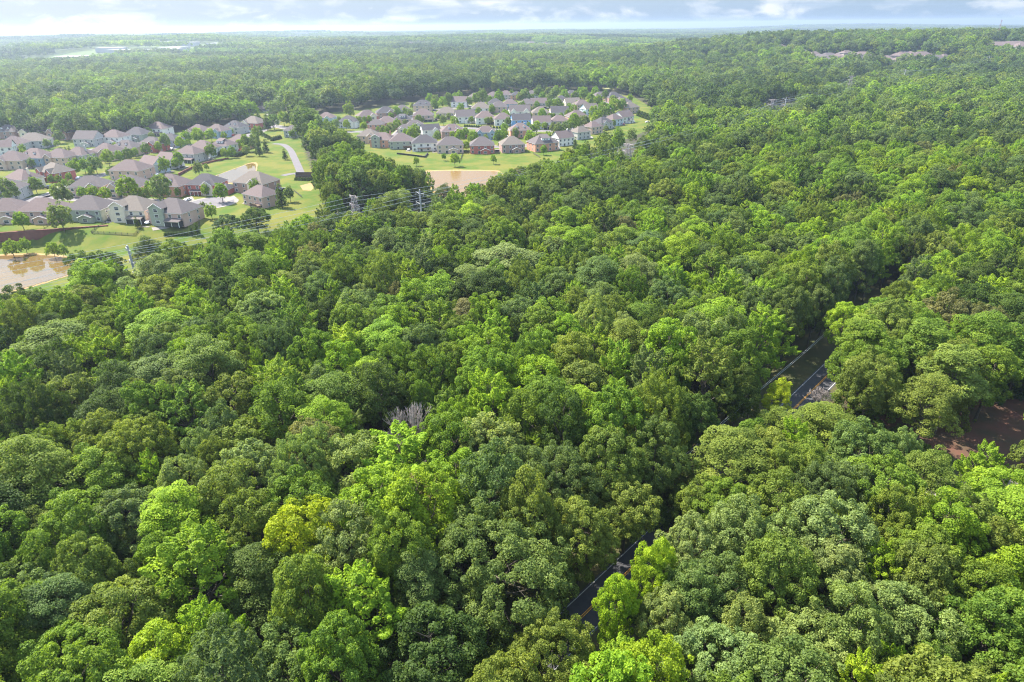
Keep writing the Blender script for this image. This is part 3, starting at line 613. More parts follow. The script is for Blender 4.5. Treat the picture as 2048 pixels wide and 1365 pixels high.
# far buildings and fields: list first, so that the woods leave them room
FAR_HOUSES = [(1626, 122), (1640, 124), (1655, 121), (1672, 124), (1690, 119), (1706, 123), (1722, 120), (1650, 130), (1668, 132), (1638, 133), (1690, 130), (1712, 131), (1735, 127), (1752, 130), (1770, 128), (1790, 125), (1808, 121), (1822, 124), (1840, 121), (1856, 125), (1868, 129), (1884, 127), (1800, 132), (1830, 133), (1850, 134), (1600, 116), (1456, 88), (1470, 92), (1484, 88), (1500, 92), (1160, 156), (1168, 152), (1245, 108), (1440, 132), (1450, 135), (1405, 134), (1010, 92), (1034, 96), (1062, 90), (1090, 94), (960, 88), (905, 84), (1120, 96), (1300, 84), (1340, 80), (1560, 104), (1580, 108), (820, 92), (740, 86), (660, 96)]
FAR_BLOCKS = [(2000, 108), (2022, 107), (2046, 110)]
SHEDS = [(70, 98, 90), (125, 97, 60), (150, 122, 46), (225, 104, 40), (255, 108, 50), (325, 107, 58), (350, 103, 40), (345, 90, 30), (382, 92, 24), (435, 94, 28), (515, 83, 30), (585, 84, 26), (610, 70, 40), (255, 82, 26), (30, 82, 40), (720, 68, 40), (420, 72, 30), (590, 78, 22)]
FIELDS = [[(1128, 108), (1160, 106), (1158, 112), (1130, 113)], [(1236, 108), (1258, 106), (1256, 112)], [(60, 122), (170, 116), (200, 126), (90, 130)], [(1204, 176), (1226, 174), (1228, 180), (1206, 181)]]
for (x, y) in FAR_HOUSES + FAR_BLOCKS: p = g(x, y); FAR_SPOTS.append((p[0], p[1] - 12, 26))
for (x, y, wd) in SHEDS: p = g(x, y); FAR_SPOTS.append((p[0], p[1], wd * 0.5 * p[1] / FPX * 1.2))
for f in FIELDS: q = P2(f); c_ = np.mean(q, 0); FAR_SPOTS.append((c_[0], c_[1], 0.5 * max(abs(a[0] - c_[0]) for a in q) * 1.6))
rows = []
for tt in REST:
    i = rt.randrange(len(PROTO[tt['kind']])); rows.append((tt['x'], tt['y'], float(h(tt['x'], tt['y'])), rt.uniform(0, 6.28), tt['r'] / KIND_R[tt['kind']], tt['ht'] / KIND_H[tt['kind']], wc(tt['tint']), SRC_OF[('near', tt['kind'], i)]))
rg = np.random.default_rng(8)
def jitter_grid(y0, y1, step, j):
    hw = y1 * 0.92 + 60; xs = np.arange(-hw, hw, step); ysv = np.arange(y0, y1, step); X, Y = np.meshgrid(xs, ysv); X = X + rg.uniform(-j, j, X.shape) * step; Y = Y + rg.uniform(-j, j, Y.shape) * step
    X, Y = X.ravel(), Y.ravel(); m = (np.abs(X) < (Y * 0.88 + 40)); return X[m], Y[m]
def clear_of_spots(X, Y, extra=0):
    m = np.ones(X.shape, bool)
    for (sx_, sy_, r) in FAR_SPOTS: m &= np.hypot(X - sx_, Y - sy_) > r + extra
    return m
for (y0, y1, step) in ((366, 700, 8.6), (700, 1650, 13.5)):
    X, Y = jitter_grid(y0, y1, step, 0.46); rr = (rg.uniform(3.3, 6.0, len(X)) + 3.2 * rg.random(len(X)) ** 3) * (step / 8.6) ** 0.7; ht = np.clip(12 + rr * 1.35 + rg.uniform(-4.5, 4.5, len(X)), 9, 28)
    m = ~forbidden(X, Y, rr, ht) & clear_of_spots(X, Y); X, Y, rr, ht = X[m], Y[m], rr[m], ht[m]
    m = ~hides(X, Y, rr, ht); X, Y, rr, ht = X[m], Y[m], rr[m], ht[m]; Z = h(X, Y); Q = proj(np.stack([X, Y, Z + 15], 1))
    for x, y, z, r, t_, q in zip(X, Y, Z, rr, ht, Q):
        tn = far_tint(x, y, rt) if q[1] < 300 else region_tint(q[0], q[1], rt)
        if 740 < q[0] < 1130 and 168 < q[1] < 215: tn = rt.choice(('conifer', 'conifer', 'dark'))
        kd = rt.choices(['oak', 'maple', 'poplar'], [4, 3, 1.2])[0]
        near = y < 470; lst = PROTO if near else LOW; i = rt.randrange(len(lst[kd]))
        rows.append((x, y, z, rt.uniform(0, 6.28), r / KIND_R[kd], t_ / KIND_H[kd], wc(tn), SRC_OF[('near' if near else 'far', kd, i)]))
for (sx_, sy_, r_s) in FAR_SPOTS[:len(FAR_HOUSES) + 3]:
    for _ in range(7):
        a = rt.uniform(0, 6.28); q = (sx_ + math.cos(a) * rt.uniform(14, 48), sy_ + 12 + math.sin(a) * rt.uniform(12, 48))
        if min(math.hypot(q[0] - f_[0], q[1] - f_[1] - 12) for f_ in FAR_SPOTS[:len(FAR_HOUSES) + 3]) > 13: rows.append((q[0], q[1], float(h(*q)), rt.uniform(0, 6.28), rt.uniform(.6, 1.1), rt.uniform(.4, .75), wc(rt.choice(('mid', 'bright', 'blue'))), SRC_OF[('far', 'maple', rt.randrange(3))]))
for (y0, y1, step) in ((1650, 4000, 118), (4000, 9800, 125)):
    X, Y = jitter_grid(y0, y1, step, 0.2); m = clear_of_spots(X, Y, 62); X, Y = X[m], Y[m]
    for x, y in zip(X, Y):
        rows.append((x, y, float(h(x, y)) + rt.uniform(-3, 3), rt.choice((0, 1.5708, 3.1416, 4.7124)) + rt.uniform(-.3, .3), rt.uniform(.95, 1.15), rt.uniform(.8, 1.15), wc(far_tint(x / 4, y / 4, rt), 0.2), SRC_OF[('patch', rt.randrange(3))]))
scatter('distant_woodland', rows, SRC)
# undergrowth on the forest floor and along the power line
rows = []
for _ in range(5200):
    y = math.sqrt(rnd.uniform(45 ** 2, 470 ** 2)); x = rnd.uniform(-(y * .9 + 50), y * .9 + 50); rows.append((x, y))
U = np.array(rows); d, s_ = seg_dist(ROAD, U[:, 0], U[:, 1]); bad = (d < 4.6) | ((s_ > 0) & (d < 15.5))
for pl in (LAWN_L, LAWN_R, CLEAR, PAD): bad |= inside(pl, U[:, 0], U[:, 1])
dr, _ = seg_dist(ROW_MID, U[:, 0], U[:, 1]); rows = []
for (x, y), bd, rw in zip(U, bad, dr):
    if bd: continue
    r = rnd.uniform(1.2, 2.6) if rw > 16 else rnd.uniform(1.0, 2.2); kd = rnd.choice(('oak', 'maple')); i = rnd.randrange(3)
    rows.append((x, y, float(h(x, y)) - r * 1.1 - 0.6, rnd.uniform(0, 6.28), r / 6.0 * 1.3, r / 6.0 * rnd.uniform(0.8, 1.25), wc(rnd.choice(('dark', 'mid', 'dark', 'olive'))), SRC_OF[('far', kd, i)]))
scatter('undergrowth', rows, SRC)

# ------------------------------------------------------------------ the bare tree among the green ones
def bare_tree(p, label, ht=19.0, spread=5.0, seed=4, base=0.3):
    rn = random.Random(seed); root = empty('bare_tree', (p[0], p[1], float(h(p[0], p[1])))); tag(root, label, 'tree')
    tr = MB(); tr.bar((0, 0, -0.3), (0.2, 0, ht * 0.28), base, base * 0.8, 7); tr.bar((0.2, 0, ht * 0.28), (0.1, 0.2, ht * 0.5), base * 0.8, base * 0.6, 7); tr.build('trunk', DEADWOOD, root)
    br = MB()
    def grow(a, d, ln, r, lv):
        e = a + d * ln; br.bar(a, e, r, r * 0.66, 5 if lv < 2 else 3)
        if lv >= 5: return
        for _ in range(3 if lv < 4 else 2):
            nd = (d + Vector((rn.uniform(-1, 1), rn.uniform(-1, 1), rn.uniform(-0.15, 0.7))) * 0.55 + Vector((0, 0, 0.14))).normalized(); grow(a.lerp(e, rn.uniform(0.6, 1)), nd, ln * rn.uniform(0.62, 0.86), max(r * 0.62, 0.035), lv + 1)
    for k in range(7):
        a = k * 0.9 + rn.uniform(-.2, .2); grow(Vector((0.15, 0.1, ht * rn.uniform(0.34, 0.5))), Vector((math.cos(a) * 0.62, math.sin(a) * 0.62, 0.95)).normalized(), spread * 0.72, base * 0.5, 0)
    br.build('branches', DEADWOOD, root); return root
bare_tree(dead_p, 'leafless grey tree standing bare among the lush green crowns', 19, 5.2, 4)
bp = on_plane(1640, 795, 7.0); bare_tree(bp, 'small leafless grey tree at the edge of the asphalt road', 8.5, 2.6, 9, 0.16)

# tall bare-stemmed pines on the clearing: long trunks with the crown high up
PINE_C, PINE_L = crown('crown', 'spray', 77, R=6.0, zt=26.0, rp=1.1, per=80, s=0.24, cover=1.5); PINE_T = trunk('trunk', PINE_L, 26, 5, 0.30)
for (px, py, tn, lab) in ((1806, 812, 'mid', 'tall pine with a long bare trunk at the clearing\'s wooded edge'), (1868, 872, 'olive', 'tall pine with pale lit trunk standing alone in the clay clearing'), (1700, 800, 'mid', 'tall pine between the asphalt road and the clay clearing')):
    p = g(px, py); r_ = empty('pine_tree', (p[0], p[1], p[2]), rt.uniform(0, 6), (0.95, 0.95, 0.95)); tag(r_, lab, 'tree', 'pines of the clearing'); link(bpy.data.objects.new('trunk', PINE_T), r_); c = link(bpy.data.objects.new('crown', PINE_C), r_); c['tint'] = wc(tn)

# ------------------------------------------------------------------ houses
WALLS = {'beige': (0.60, 0.44, 0.34), 'cream': (0.72, 0.62, 0.48), 'pinkish brick': (0.55, 0.37, 0.30), 'brown brick': (0.38, 0.24, 0.20), 'red brick': (0.46, 0.14, 0.11), 'orange brick': (0.56, 0.28, 0.19),
         'grey-green': (0.34, 0.36, 0.28), 'grey': (0.48, 0.45, 0.42), 'white': (0.74, 0.71, 0.66), 'blue': (0.17, 0.34, 0.62), 'slate blue': (0.30, 0.38, 0.47), 'pale blue': (0.52, 0.60, 0.66), 'tan': (0.55, 0.40, 0.29)}
def wall_mat(c): col = WALLS[c]; return mat('siding_' + c.replace(' ', '_'), col, 0.9, (0.7, tuple(k * 0.86 for k in col), 0.2))
ROOFS = [mat('shingle_mauve', (0.130, 0.098, 0.092), 0.95, (1.1, (0.098, 0.073, 0.070), 0.22), (6, 0.15, 0.03)), mat('shingle_grey', (0.108, 0.090, 0.088), 0.95, (1.1, (0.082, 0.068, 0.067), 0.22), (6, 0.15, 0.03)), mat('shingle_brown', (0.145, 0.106, 0.098), 0.95, (1.1, (0.108, 0.078, 0.074), 0.22), (6, 0.15, 0.03)), mat('shingle_charcoal', (0.075, 0.068, 0.072), 0.95, (1.1, (0.055, 0.05, 0.053), 0.22), (6, 0.15, 0.03)), mat('shingle_taupe', (0.15, 0.125, 0.105), 0.95, (1.1, (0.115, 0.095, 0.08), 0.22), (6, 0.15, 0.03))]
def hip(mb, x0, x1, y0, y1, z, rise, ov=0.45, gable=False, axis='x'):
    x0 -= ov; x1 += ov; y0 -= ov; y1 += ov
    if axis == 'x':
        yc = (y0 + y1) / 2; ins = 0.0 if gable else min((y1 - y0) / 2, (x1 - x0) / 2 - 0.1); a, b_ = (x0 + ins, yc, z + rise), (x1 - ins, yc, z + rise)
        mb.face([(x0, y0, z), (x1, y0, z), b_, a]); mb.face([(x1, y1, z), (x0, y1, z), a, b_])
        if not gable: mb.face([(x1, y0, z), (x1, y1, z), b_]); mb.face([(x0, y1, z), (x0, y0, z), a])
    else:
        xc = (x0 + x1) / 2; ins = 0.0 if gable else min((x1 - x0) / 2, (y1 - y0) / 2 - 0.1); a, b_ = (xc, y0 + ins, z + rise), (xc, y1 - ins, z + rise)
        mb.face([(x1, y0, z), (x1, y1, z), b_, a]); mb.face([(x0, y1, z), (x0, y0, z), a, b_])
        if not gable: mb.face([(x0, y0, z), (x1, y0, z), a]); mb.face([(x1, y1, z), (x0, y1, z), b_])
    mb.box(x0 + 0.02, x1 - 0.02, y0 + 0.02, y1 - 0.02, z - 0.22, z - 0.03, 1)
WIN = {}
def win_mesh(wd, hg):
    """window in the plane y = 0 looking to -y: frame, and a pane sunk into it"""
    k = (wd, hg)
    if k not in WIN:
        f = MB(); b_ = 0.13
        f.box(-wd / 2 - b_, wd / 2 + b_, -0.08, 0.02, hg, hg + b_); f.box(-wd / 2 - b_, wd / 2 + b_, -0.10, 0.02, -b_, 0); f.box(-wd / 2 - b_, -wd / 2, -0.08, 0.02, 0, hg); f.box(wd / 2, wd / 2 + b_, -0.08, 0.02, 0, hg); f.box(-wd / 2, wd / 2, -0.06, 0.02, hg / 2 - 0.04, hg / 2 + 0.04)
        p = MB(); p.box(-wd / 2, wd / 2, -0.03, 0.015, 0, hg); WIN[k] = (f.mesh('window', M_WHITE), p.mesh('pane', M_GLASS))
    return WIN[k]
def house(px, py, wpx, color, roof, feat, yaw, label, group, big, seed, st=2):
    rn = random.Random(seed); p = g(px, py); dep = proj(p)[2]; W = max(9.0, wpx * dep / FPX * (0.88 if px < 600 else 1.0)); D = min(max(9.5, W * rn.uniform(0.7, 0.84)), 15.5); W = min(W, 22)
    Hh = 2.95 * st + 0.3; ya = math.radians(yaw); off = Vector((-math.sin(ya), math.cos(ya))) * (D / 2)
    gp = (p[0] + off.x, p[1] + off.y); root = empty('house', (gp[0], gp[1], float(h(*gp))), ya); tag(root, label, 'house', group)
    wm = wall_mat(color); rm = ROOFS[rn.choice((0, 0, 1, 1, 2, 3, 4))]; gb = 'G' in roof; rise = D * (0.37 if not gb else 0.40)
    wl = MB(); wl.box(-W / 2, W / 2, -D / 2, D / 2, -0.6, Hh, caps=False)
    if gb:
        for sx_ in (-1, 1): wl.face([(sx_ * W / 2, -D / 2, Hh), (sx_ * W / 2, D / 2, Hh), (sx_ * W / 2, 0, Hh + rise * 0.95)][::sx_])
    rf = MB(); hip(rf, -W / 2, W / 2, -D / 2, D / 2, Hh + 0.02, rise, gable=gb)
    win_y = -D / 2; spots = []
    wo = wl.build('wall', wm, root); ro = rf.build('roof', [rm, M_WHITE], root)
    def wing(cx, ww, dd, hh, wmat, ris, name='wing'):
        a = MB(); y0 = -D / 2 - dd; a.box(cx - ww / 2, cx + ww / 2, y0, -D / 2 + 0.5, -0.6, hh, caps=False)
        a.face([(cx - ww / 2, y0, hh), (cx + ww / 2, y0, hh), (cx, y0, hh + ris * 0.94)]); wg = a.build(name, wmat, root)
        r_ = MB(); x0, x1, ya_, yb = cx - ww / 2 - 0.35, cx + ww / 2 + 0.35, y0 - 0.35, -D / 2 + D * 0.42
        e = 0.03; t_ = (cx, ya_, hh + ris + e), (cx, yb, hh + ris + e)
        r_.face([(x1, ya_, hh + e), (x1, yb, hh + e), t_[1], t_[0]]); r_.face([(x0, yb, hh + e), (x0, ya_, hh + e), t_[0], t_[1]])
        r_.bar((x0, ya_ + .02, hh - .05), (cx, ya_ + .02, hh + ris - .05), 0.11, n=4, mi=1); r_.bar((x1, ya_ + .02, hh - .05), (cx, ya_ + .02, hh + ris - .05), 0.11, n=4, mi=1)
        r_.build('wing_roof', [rm, M_WHITE], root); return (cx, y0, ww, hh)
    wings = []
    if 'g' in feat: wings.append(wing(rn.choice((-1, 1)) * W * 0.22, W * 0.34, 1.6, Hh - 0.1, wall_mat('cream') if 'w' in feat else wm, W * 0.34 * 0.42))
    if 't' in feat: wings.append(wing(-W * 0.20, W * 0.38, 1.2, Hh + 2.2, wall_mat('grey-green') if color != 'cream' else wm, W * 0.38 * 0.32, 'gable_tower'))
    if 'T' in feat:
        for s_ in (-1, 1): wings.append(wing(s_ * W * 0.31, W * 0.27, 1.3, Hh - 0.05, wm, W * 0.27 * 0.55))
    if 'l' in feat: wings.append(wing(W * 0.12, W * 0.36, 2.6, 2.9, wm, 1.5, 'breakfast_wing'))
    def win(x, y, z, wd, hg, rz=0.0):
        fm, pm = win_mesh(wd, hg); f = link(bpy.data.objects.new('window', fm), root); f.location = (x, y, z); f.rotation_euler = (0, 0, rz)
        link(bpy.data.objects.new('pane', pm), f)
    occ = [(c - w_ / 2 - 0.6, c + w_ / 2 + 0.6, hh) for c, y0, w_, hh in wings]
    if 's' in feat: occ.append((W * 0.05, W * 0.48, 3.3))
    if 'p' in feat: occ.append((-W * 0.35, W * 0.05, 3.0))
    cols = [(-0.40 + 0.8 * k / 3) * W for k in range(4)] if big else [-.3 * W, 0.3 * W, 0.02 * W]
    for fl in range(st):
        for cx in cols:
            z = 0.85 + fl * 2.95
            if any(a < cx < b_ and z < hh for a, b_, hh in occ): continue
            if fl == 0 and abs(cx - cols[1]) < 0.1 and big: continue
            win(cx, win_y - 0.012, z, 1.5 if big else 1.7, 1.55)
    for c, y0, w_, hh in wings:
        for z in ((0.85, 3.8, 6.6) if hh > 7 else ((0.85, 3.8) if hh > 4 else (0.7,))):
            win(c, y0 - 0.012, z, min(2.2, w_ * 0.42), 1.45)
    for s_ in (-1, 1):
        for fl in range(st):
            for cy in ((-0.2 * D, 0.22 * D) if big else (0.05 * D,)): win(s_ * (W / 2 + 0.012), cy, 0.9 + fl * 2.95, 1.0, 1.5, s_ * math.pi / 2)
    if big:
        d_ = MB(); d_.box(cols[1] - 0.95, cols[1] + 0.95, win_y - 0.07, win_y + 0.02, 0, 2.15); d_.box(cols[1] - 0.8, cols[1] + 0.8, win_y - 0.09, win_y - 0.06, 0.1, 2.05, 1)
        if not any(a < cols[1] < b_ for a, b_, hh in occ): d_.build('door', [M_WHITE, M_GLASS], root)
    if 's' in feat:
        x0, x1, y0 = W * 0.06, W * 0.47, -D / 2 - 3.2; s1 = MB()
        for x in (x0, (x0 + x1) / 2, x1): s1.box(x - 0.11, x + 0.11, y0 - 0.11, y0 + 0.11, 0, 2.75)
        s1.box(x0 + .12, x1 - .12, y0 - 0.06, y0 + 0.06, 2.45, 2.74); s1.build('porch_posts', M_WHITE, root)
        s2 = MB(); s2.box(x0 + .1, x1 - .1, y0 - 0.02, y0 + 0.02, 0.02, 2.44); s2.box(x1 - 0.02, x1 + 0.02, y0 + .12, -D / 2 - .02, 0.02, 2.7); s2.build('screen', M_SCREEN, root)
        s3 = MB(); s3.face([(x0 - .3, y0 - .4, 2.78), (x1 + .3, y0 - .4, 2.78), (x1 + .3, -D / 2 + .3, 3.75), (x0 - .3, -D / 2 + .3, 3.75)]); s3.face([(x0 - .3, y0 - .4, 2.70), (x0 - .3, -D / 2 + .3, 3.67), (x1 + .3, -D / 2 + .3, 3.67), (x1 + .3, y0 - .4, 2.70)]); s3.build('porch_roof', rm, root)
    if 'p' in feat:
        x0, x1, y0 = -W * 0.34, W * 0.04, -D / 2 - 2.2; s1 = MB()
        for k in range(4): x = x0 + (x1 - x0) * k / 3; s1.box(x - .12, x + .12, y0 - .12, y0 + .12, 0, 2.6)
        s1.build('porch_posts', M_WHITE, root); s3 = MB(); s3.face([(x0 - .4, y0 - .4, 2.62), (x1 + .4, y0 - .4, 2.62), (x1 + .4, -D / 2 + .3, 3.5), (x0 - .4, -D / 2 + .3, 3.5)]); s3.build('porch_roof', rm, root)
    if 'd' in feat:
        for s_ in (-1, 1):
            cx = s_ * W * 0.16; yb = -D / 2 + D * 0.18; zb = Hh + rise * 0.30; a = MB(); a.box(cx - .75, cx + .75, yb, yb + 2.6, zb, zb + 1.5, caps=False); a.face([(cx - .75, yb, zb + 1.5), (cx + .75, yb, zb + 1.5), (cx, yb, zb + 2.1)])
            dm = a.build('dormer', M_WHITE, root); r_ = MB(); r_.face([(cx + .95, yb - .2, zb + 1.42), (cx + .95, yb + 3, zb + 1.42), (cx, yb + 3, zb + 2.2), (cx, yb - .2, zb + 2.2)]); r_.face([(cx - .95, yb + 3, zb + 1.42), (cx - .95, yb - .2, zb + 1.42), (cx, yb - .2, zb + 2.2), (cx, yb + 3, zb + 2.2)]); r_.build('dormer_roof', rm, dm)
    if 'D' in feat:
        yb = -D / 2 + D * 0.14; zb = Hh + rise * 0.2; a = MB(); a.box(-W * .17, W * .17, yb, yb + 4, zb, zb + 2.3, caps=False); dm = a.build('dormer', M_WHITE, root)
        r_ = MB(); r_.face([(-W * .17 - .3, yb - .3, zb + 2.32), (W * .17 + .3, yb - .3, zb + 2.32), (W * .17 + .3, 0, Hh + rise + .05), (-W * .17 - .3, 0, Hh + rise + .05)]); r_.build('dormer_roof', rm, dm)
        for x in (-1.0, 1.0): win(x, yb - 0.012, zb + 0.8, 1.0, 1.1)
    if 'a' in feat:
        a = MB(); x0 = W / 2 - 0.3; a.box(x0, x0 + 6.2, -D / 2 + 0.6, D / 2 - 1.6, -0.6, 3.1, caps=False); a.build('garage', wm, root); r_ = MB(); hip(r_, x0 + .3, x0 + 6.2, -D / 2 + 0.6, D / 2 - 1.6, 3.12, 2.6); r_.build('garage_roof', [rm, M_WHITE], root)
        d_ = MB(); d_.box(x0 + .9, x0 + 5.4, -D / 2 + .52, -D / 2 + .62, 0, 2.3); d_.build('garage_door', M_WHITE, root)
    if 'c' in feat:
        a = MB(); a.box(W * .3, W * .3 + 1.1, -.2, .8, Hh + rise * .2, Hh + rise + 1.1); a.build('chimney', wm, ro)
    if 'k' in feat:
        a = MB(); a.box(0.1 * W, 0.46 * W, -D / 2 - 3.6, -D / 2 - .02, 1.9, 2.1); 
        for x in (0.11 * W, 0.45 * W): a.box(x - .1, x + .1, -D / 2 - 3.5, -D / 2 - 3.3, -.3, 1.9)
        a.box(0.1 * W, 0.46 * W, -D / 2 - 3.6, -D / 2 - 3.52, 2.1, 3.0); a.build('deck', M_WOOD, root)
    if 'P' in feat:
        a = MB()
        for x in (-W * .25, W * .2):
            for y in (-D / 2 - 4.4, -D / 2 - 0.4): a.box(x - .1, x + .1, y - .1, y + .1, 0, 2.7)
        for k in range(9): y = -D / 2 - 4.7 + k * .55; a.box(-W * .29, W * .24, y - .07, y + .07, 2.72, 2.86)
        a.build('pergola', M_WOOD, root)
    return root, (gp, W, D)
ORD = ['first', 'second', 'third', 'fourth', 'fifth', 'sixth', 'seventh', 'eighth', 'ninth', 'tenth', 'eleventh', 'twelfth', 'thirteenth', 'fourteenth', 'fifteenth', 'sixteenth', 'seventeenth', 'eighteenth']
HOUSE_ROWS = [
    ('retaining-wall row', 'pond-side street', -4, [(12, 447, 80, 'beige', 'H', 'l', 6), (80, 447, 88, 'pinkish brick', 'H', 'lw', 2), (170, 444, 86, 'grey-green', 'H', 'l', -4), (258, 445, 88, 'cream', 'H', 'ts', -8), (336, 454, 92, 'pinkish brick', 'H', 'ts', -14)]),
    ('cul-de-sac row', 'cul-de-sac street', 0, [(8, 402, 70, 'grey', 'H', 'g', 8), (32, 379, 66, 'cream', 'H', 'c', -24), (96, 364, 66, 'red brick', 'H', 'Tp', -30), (176, 395, 72, 'pinkish brick', 'H', 'g', 4), (252, 396, 74, 'tan', 'H', 'Tw', 2), (332, 394, 74, 'orange brick', 'H', 'd', -8), (406, 391, 70, 'red brick', 'H', 'gwpa', -6), (498, 388, 84, 'brown brick', 'H', 'gw', -22), (508, 414, 70, 'pinkish brick', 'H', 'k', -34)]),
    ('middle row nearer the pond', 'inner street', 0, [(20, 340, 62, 'beige', 'H', 'g', 0), (62, 334, 66, 'slate blue', 'H', 'd', -8), (112, 333, 60, 'tan', 'H', 'g', -12), (150, 328, 52, 'grey', 'H', 'c', -14), (203, 322, 56, 'tan', 'H', 'g', -14), (252, 361, 76, 'pinkish brick', 'H', '', -10), (296, 347, 54, 'pale blue', 'G', '', -30), (330, 338, 46, 'white', 'G', 'l', -24), (372, 325, 56, 'grey', 'H', 's', -20), (398, 316, 58, 'white', 'H', 'l', -14), (440, 308, 46, 'white', 'H', 'D', -16), (474, 299, 46, 'orange brick', 'H', '', -16)]),
    ('row against the woods', 'upper street', 0, [(2, 312, 50, 'white', 'G', '', 20), (26, 305, 50, 'grey', 'H', 's', 10), (62, 298, 60, 'grey', 'H', '', 4), (12, 278, 46, 'brown brick', 'H', 'd', 0), (62, 279, 52, 'beige', 'H', 'gw', -4), (118, 280, 54, 'brown brick', 'H', 'T', -4), (170, 294, 52, 'grey', 'G', 'l', -8), (222, 290, 50, 'white', 'H', 'l', -12), (268, 284, 48, 'grey-green', 'H', 'l', -12), (310, 272, 46, 'white', 'H', 's', -14), (246, 313, 56, 'tan', 'H', 'd', -10), (298, 305, 52, 'red brick', 'H', 'g', -14), (336, 296, 46, 'slate blue', 'H', '', -14), (390, 278, 46, 'tan', 'H', 'g', -16), (428, 277, 46, 'slate blue', 'H', 'g', -16), (464, 269, 44, 'grey', 'H', 'd', -16), (500, 260, 46, 'red brick', 'H', 'gw', -18), (583, 276, 34, 'grey-green', 'H', 'l', -10)]),
    ('red clay pond row', 'pond lawn', 0, [(734, 288, 40, 'tan', 'H', 'g', -10), (762, 296, 46, 'orange brick', 'H', 'tc', -12), (803, 299, 46, 'grey-green', 'H', 'k', 4), (850, 303, 50, 'white', 'H', 'P', 8), (901, 307, 52, 'beige', 'H', 'l', 4), (965, 308, 48, 'red brick', 'H', 'l', 4), (1027, 306, 46, 'brown brick', 'H', 'l', 10), (1094, 303, 52, 'orange brick', 'H', 'D', 24), (1133, 292, 36, 'white', 'G', 'c', 30), (1168, 279, 34, 'grey', 'H', '', 34), (1194, 268, 32, 'tan', 'H', '', 38), (1214, 259, 34, 'grey', 'H', 'g', 40), (1236, 252, 32, 'pale blue', 'H', '', 42), (1256, 247, 34, 'white', 'G', 'l', 40)]),
    ('second row above the red pond', 'inner loop', 0, [(694, 257, 36, 'white', 'H', 'g', -10), (752, 263, 32, 'orange brick', 'H', '', 0), (775, 260, 40, 'orange brick', 'H', '', 8), (806, 252, 34, 'tan', 'H', 'D', 6), (810, 272, 26, 'cream', 'H', 'g', 4), (830, 264, 32, 'grey', 'H', 'g', 4), (864, 275, 36, 'white', 'G', 'g', 20), (907, 278, 46, 'brown brick', 'H', 'gd', 10), (972, 280, 40, 'slate blue', 'H', 'T', 4), (1042, 276, 42, 'orange brick', 'H', 'd', 6), (1120, 256, 36, 'tan', 'H', '', 6)]),
    ('third row above the red pond', 'inner loop', 0, [(618, 247, 26, 'brown brick', 'H', '', -6), (650, 249, 32, 'pale blue', 'H', 'g', -8), (738, 246, 40, 'red brick', 'H', 'gw', 22), (774, 238, 38, 'brown brick', 'H', 'g', 16), (808, 234, 34, 'white', 'H', 'g', 14), (846, 244, 40, 'tan', 'H', 's', 2), (893, 239, 40, 'beige', 'H', 'l', 0), (932, 247, 38, 'white', 'G', 'l', 10), (971, 249, 38, 'white', 'H', 's', 6), (1007, 252, 36, 'white', 'H', 'l', 4), (1044, 254, 38, 'blue', 'G', 'l', 10), (1084, 259, 36, 'white', 'G', 's', 6), (1158, 247, 40, 'brown brick', 'H', 'l', 14)]),
    ('fourth row above the red pond', 'outer loop', 0, [(846, 223, 40, 'tan', 'H', 'd', 4), (918, 215, 32, 'white', 'G', '', -4), (962, 229, 38, 'white', 'H', 's', 2), (998, 226, 34, 'pinkish brick', 'H', '', 2), (1040, 236, 42, 'white', 'G', 'T', 4), (1082, 238, 34, 'tan', 'H', '', 4), (1120, 238, 36, 'cream', 'G', '', 6), (1185, 230, 32, 'pale blue', 'G', '', 30), (1266, 227, 32, 'tan', 'H', '', 30), (1250, 215, 32, 'brown brick', 'H', '', 28)]),
    ('rearmost row beyond the red pond', 'outer loop', 0, [(950, 205, 26, 'tan', 'H', '', 0), (986, 203, 26, 'tan', 'H', '', 0), (1020, 220, 30, 'blue', 'H', '', 0), (990, 218, 28, 'grey', 'H', '', 0), (1012, 200, 26, 'grey', 'H', '', 0), (1034, 201, 24, 'orange brick', 'H', '', 2), (1054, 219, 30, 'pinkish brick', 'H', '', 2), (1078, 218, 32, 'grey', 'G', 's', 4), (1066, 198, 24, 'grey', 'H', '', 2), (1124, 212, 28, 'tan', 'H', '', 8), (1146, 217, 30, 'cream', 'G', '', 10), (1166, 221, 30, 'tan', 'H', '', 12), (1145, 199, 26, 'brown brick', 'H', 'T', 6), (1203, 202, 26, 'tan', 'H', '', 16), (1232, 205, 32, 'brown brick', 'H', '', 22)]),
]
FEATW = {'T': 'twin-gabled', 'd': 'dormered', 'D': 'wide-dormered', 't': 'tower-gabled', 's': 'screen-porched', 'g': 'front-gabled', 'P': 'pergola-shaded', 'k': 'decked', 'c': 'chimneyed'}
HOUSES = []; hs_ = 100
for rowname, streetn, _z, lst in HOUSE_ROWS:
    end = 'west'
    grp = 'houses in the ' + rowname
    for k, (px, py, wpx, color, roof, feat, yaw) in enumerate(lst):
        fw = next((FEATW[c] for c in feat if c in FEATW), 'plain hip-roofed' if roof == 'H' else 'straight-gabled'); hs_ += 1
        lab = f"{color} {fw} house, {ORD[k]} from {end} in the {rowname}"
        o, inf = house(px, py, wpx, color, roof, feat, yaw, lab, grp, py > 285, hs_); HOUSES.append((f"the {color} {fw} house", ORD[k], rowname, inf[0], inf[1], inf[2], px, py))

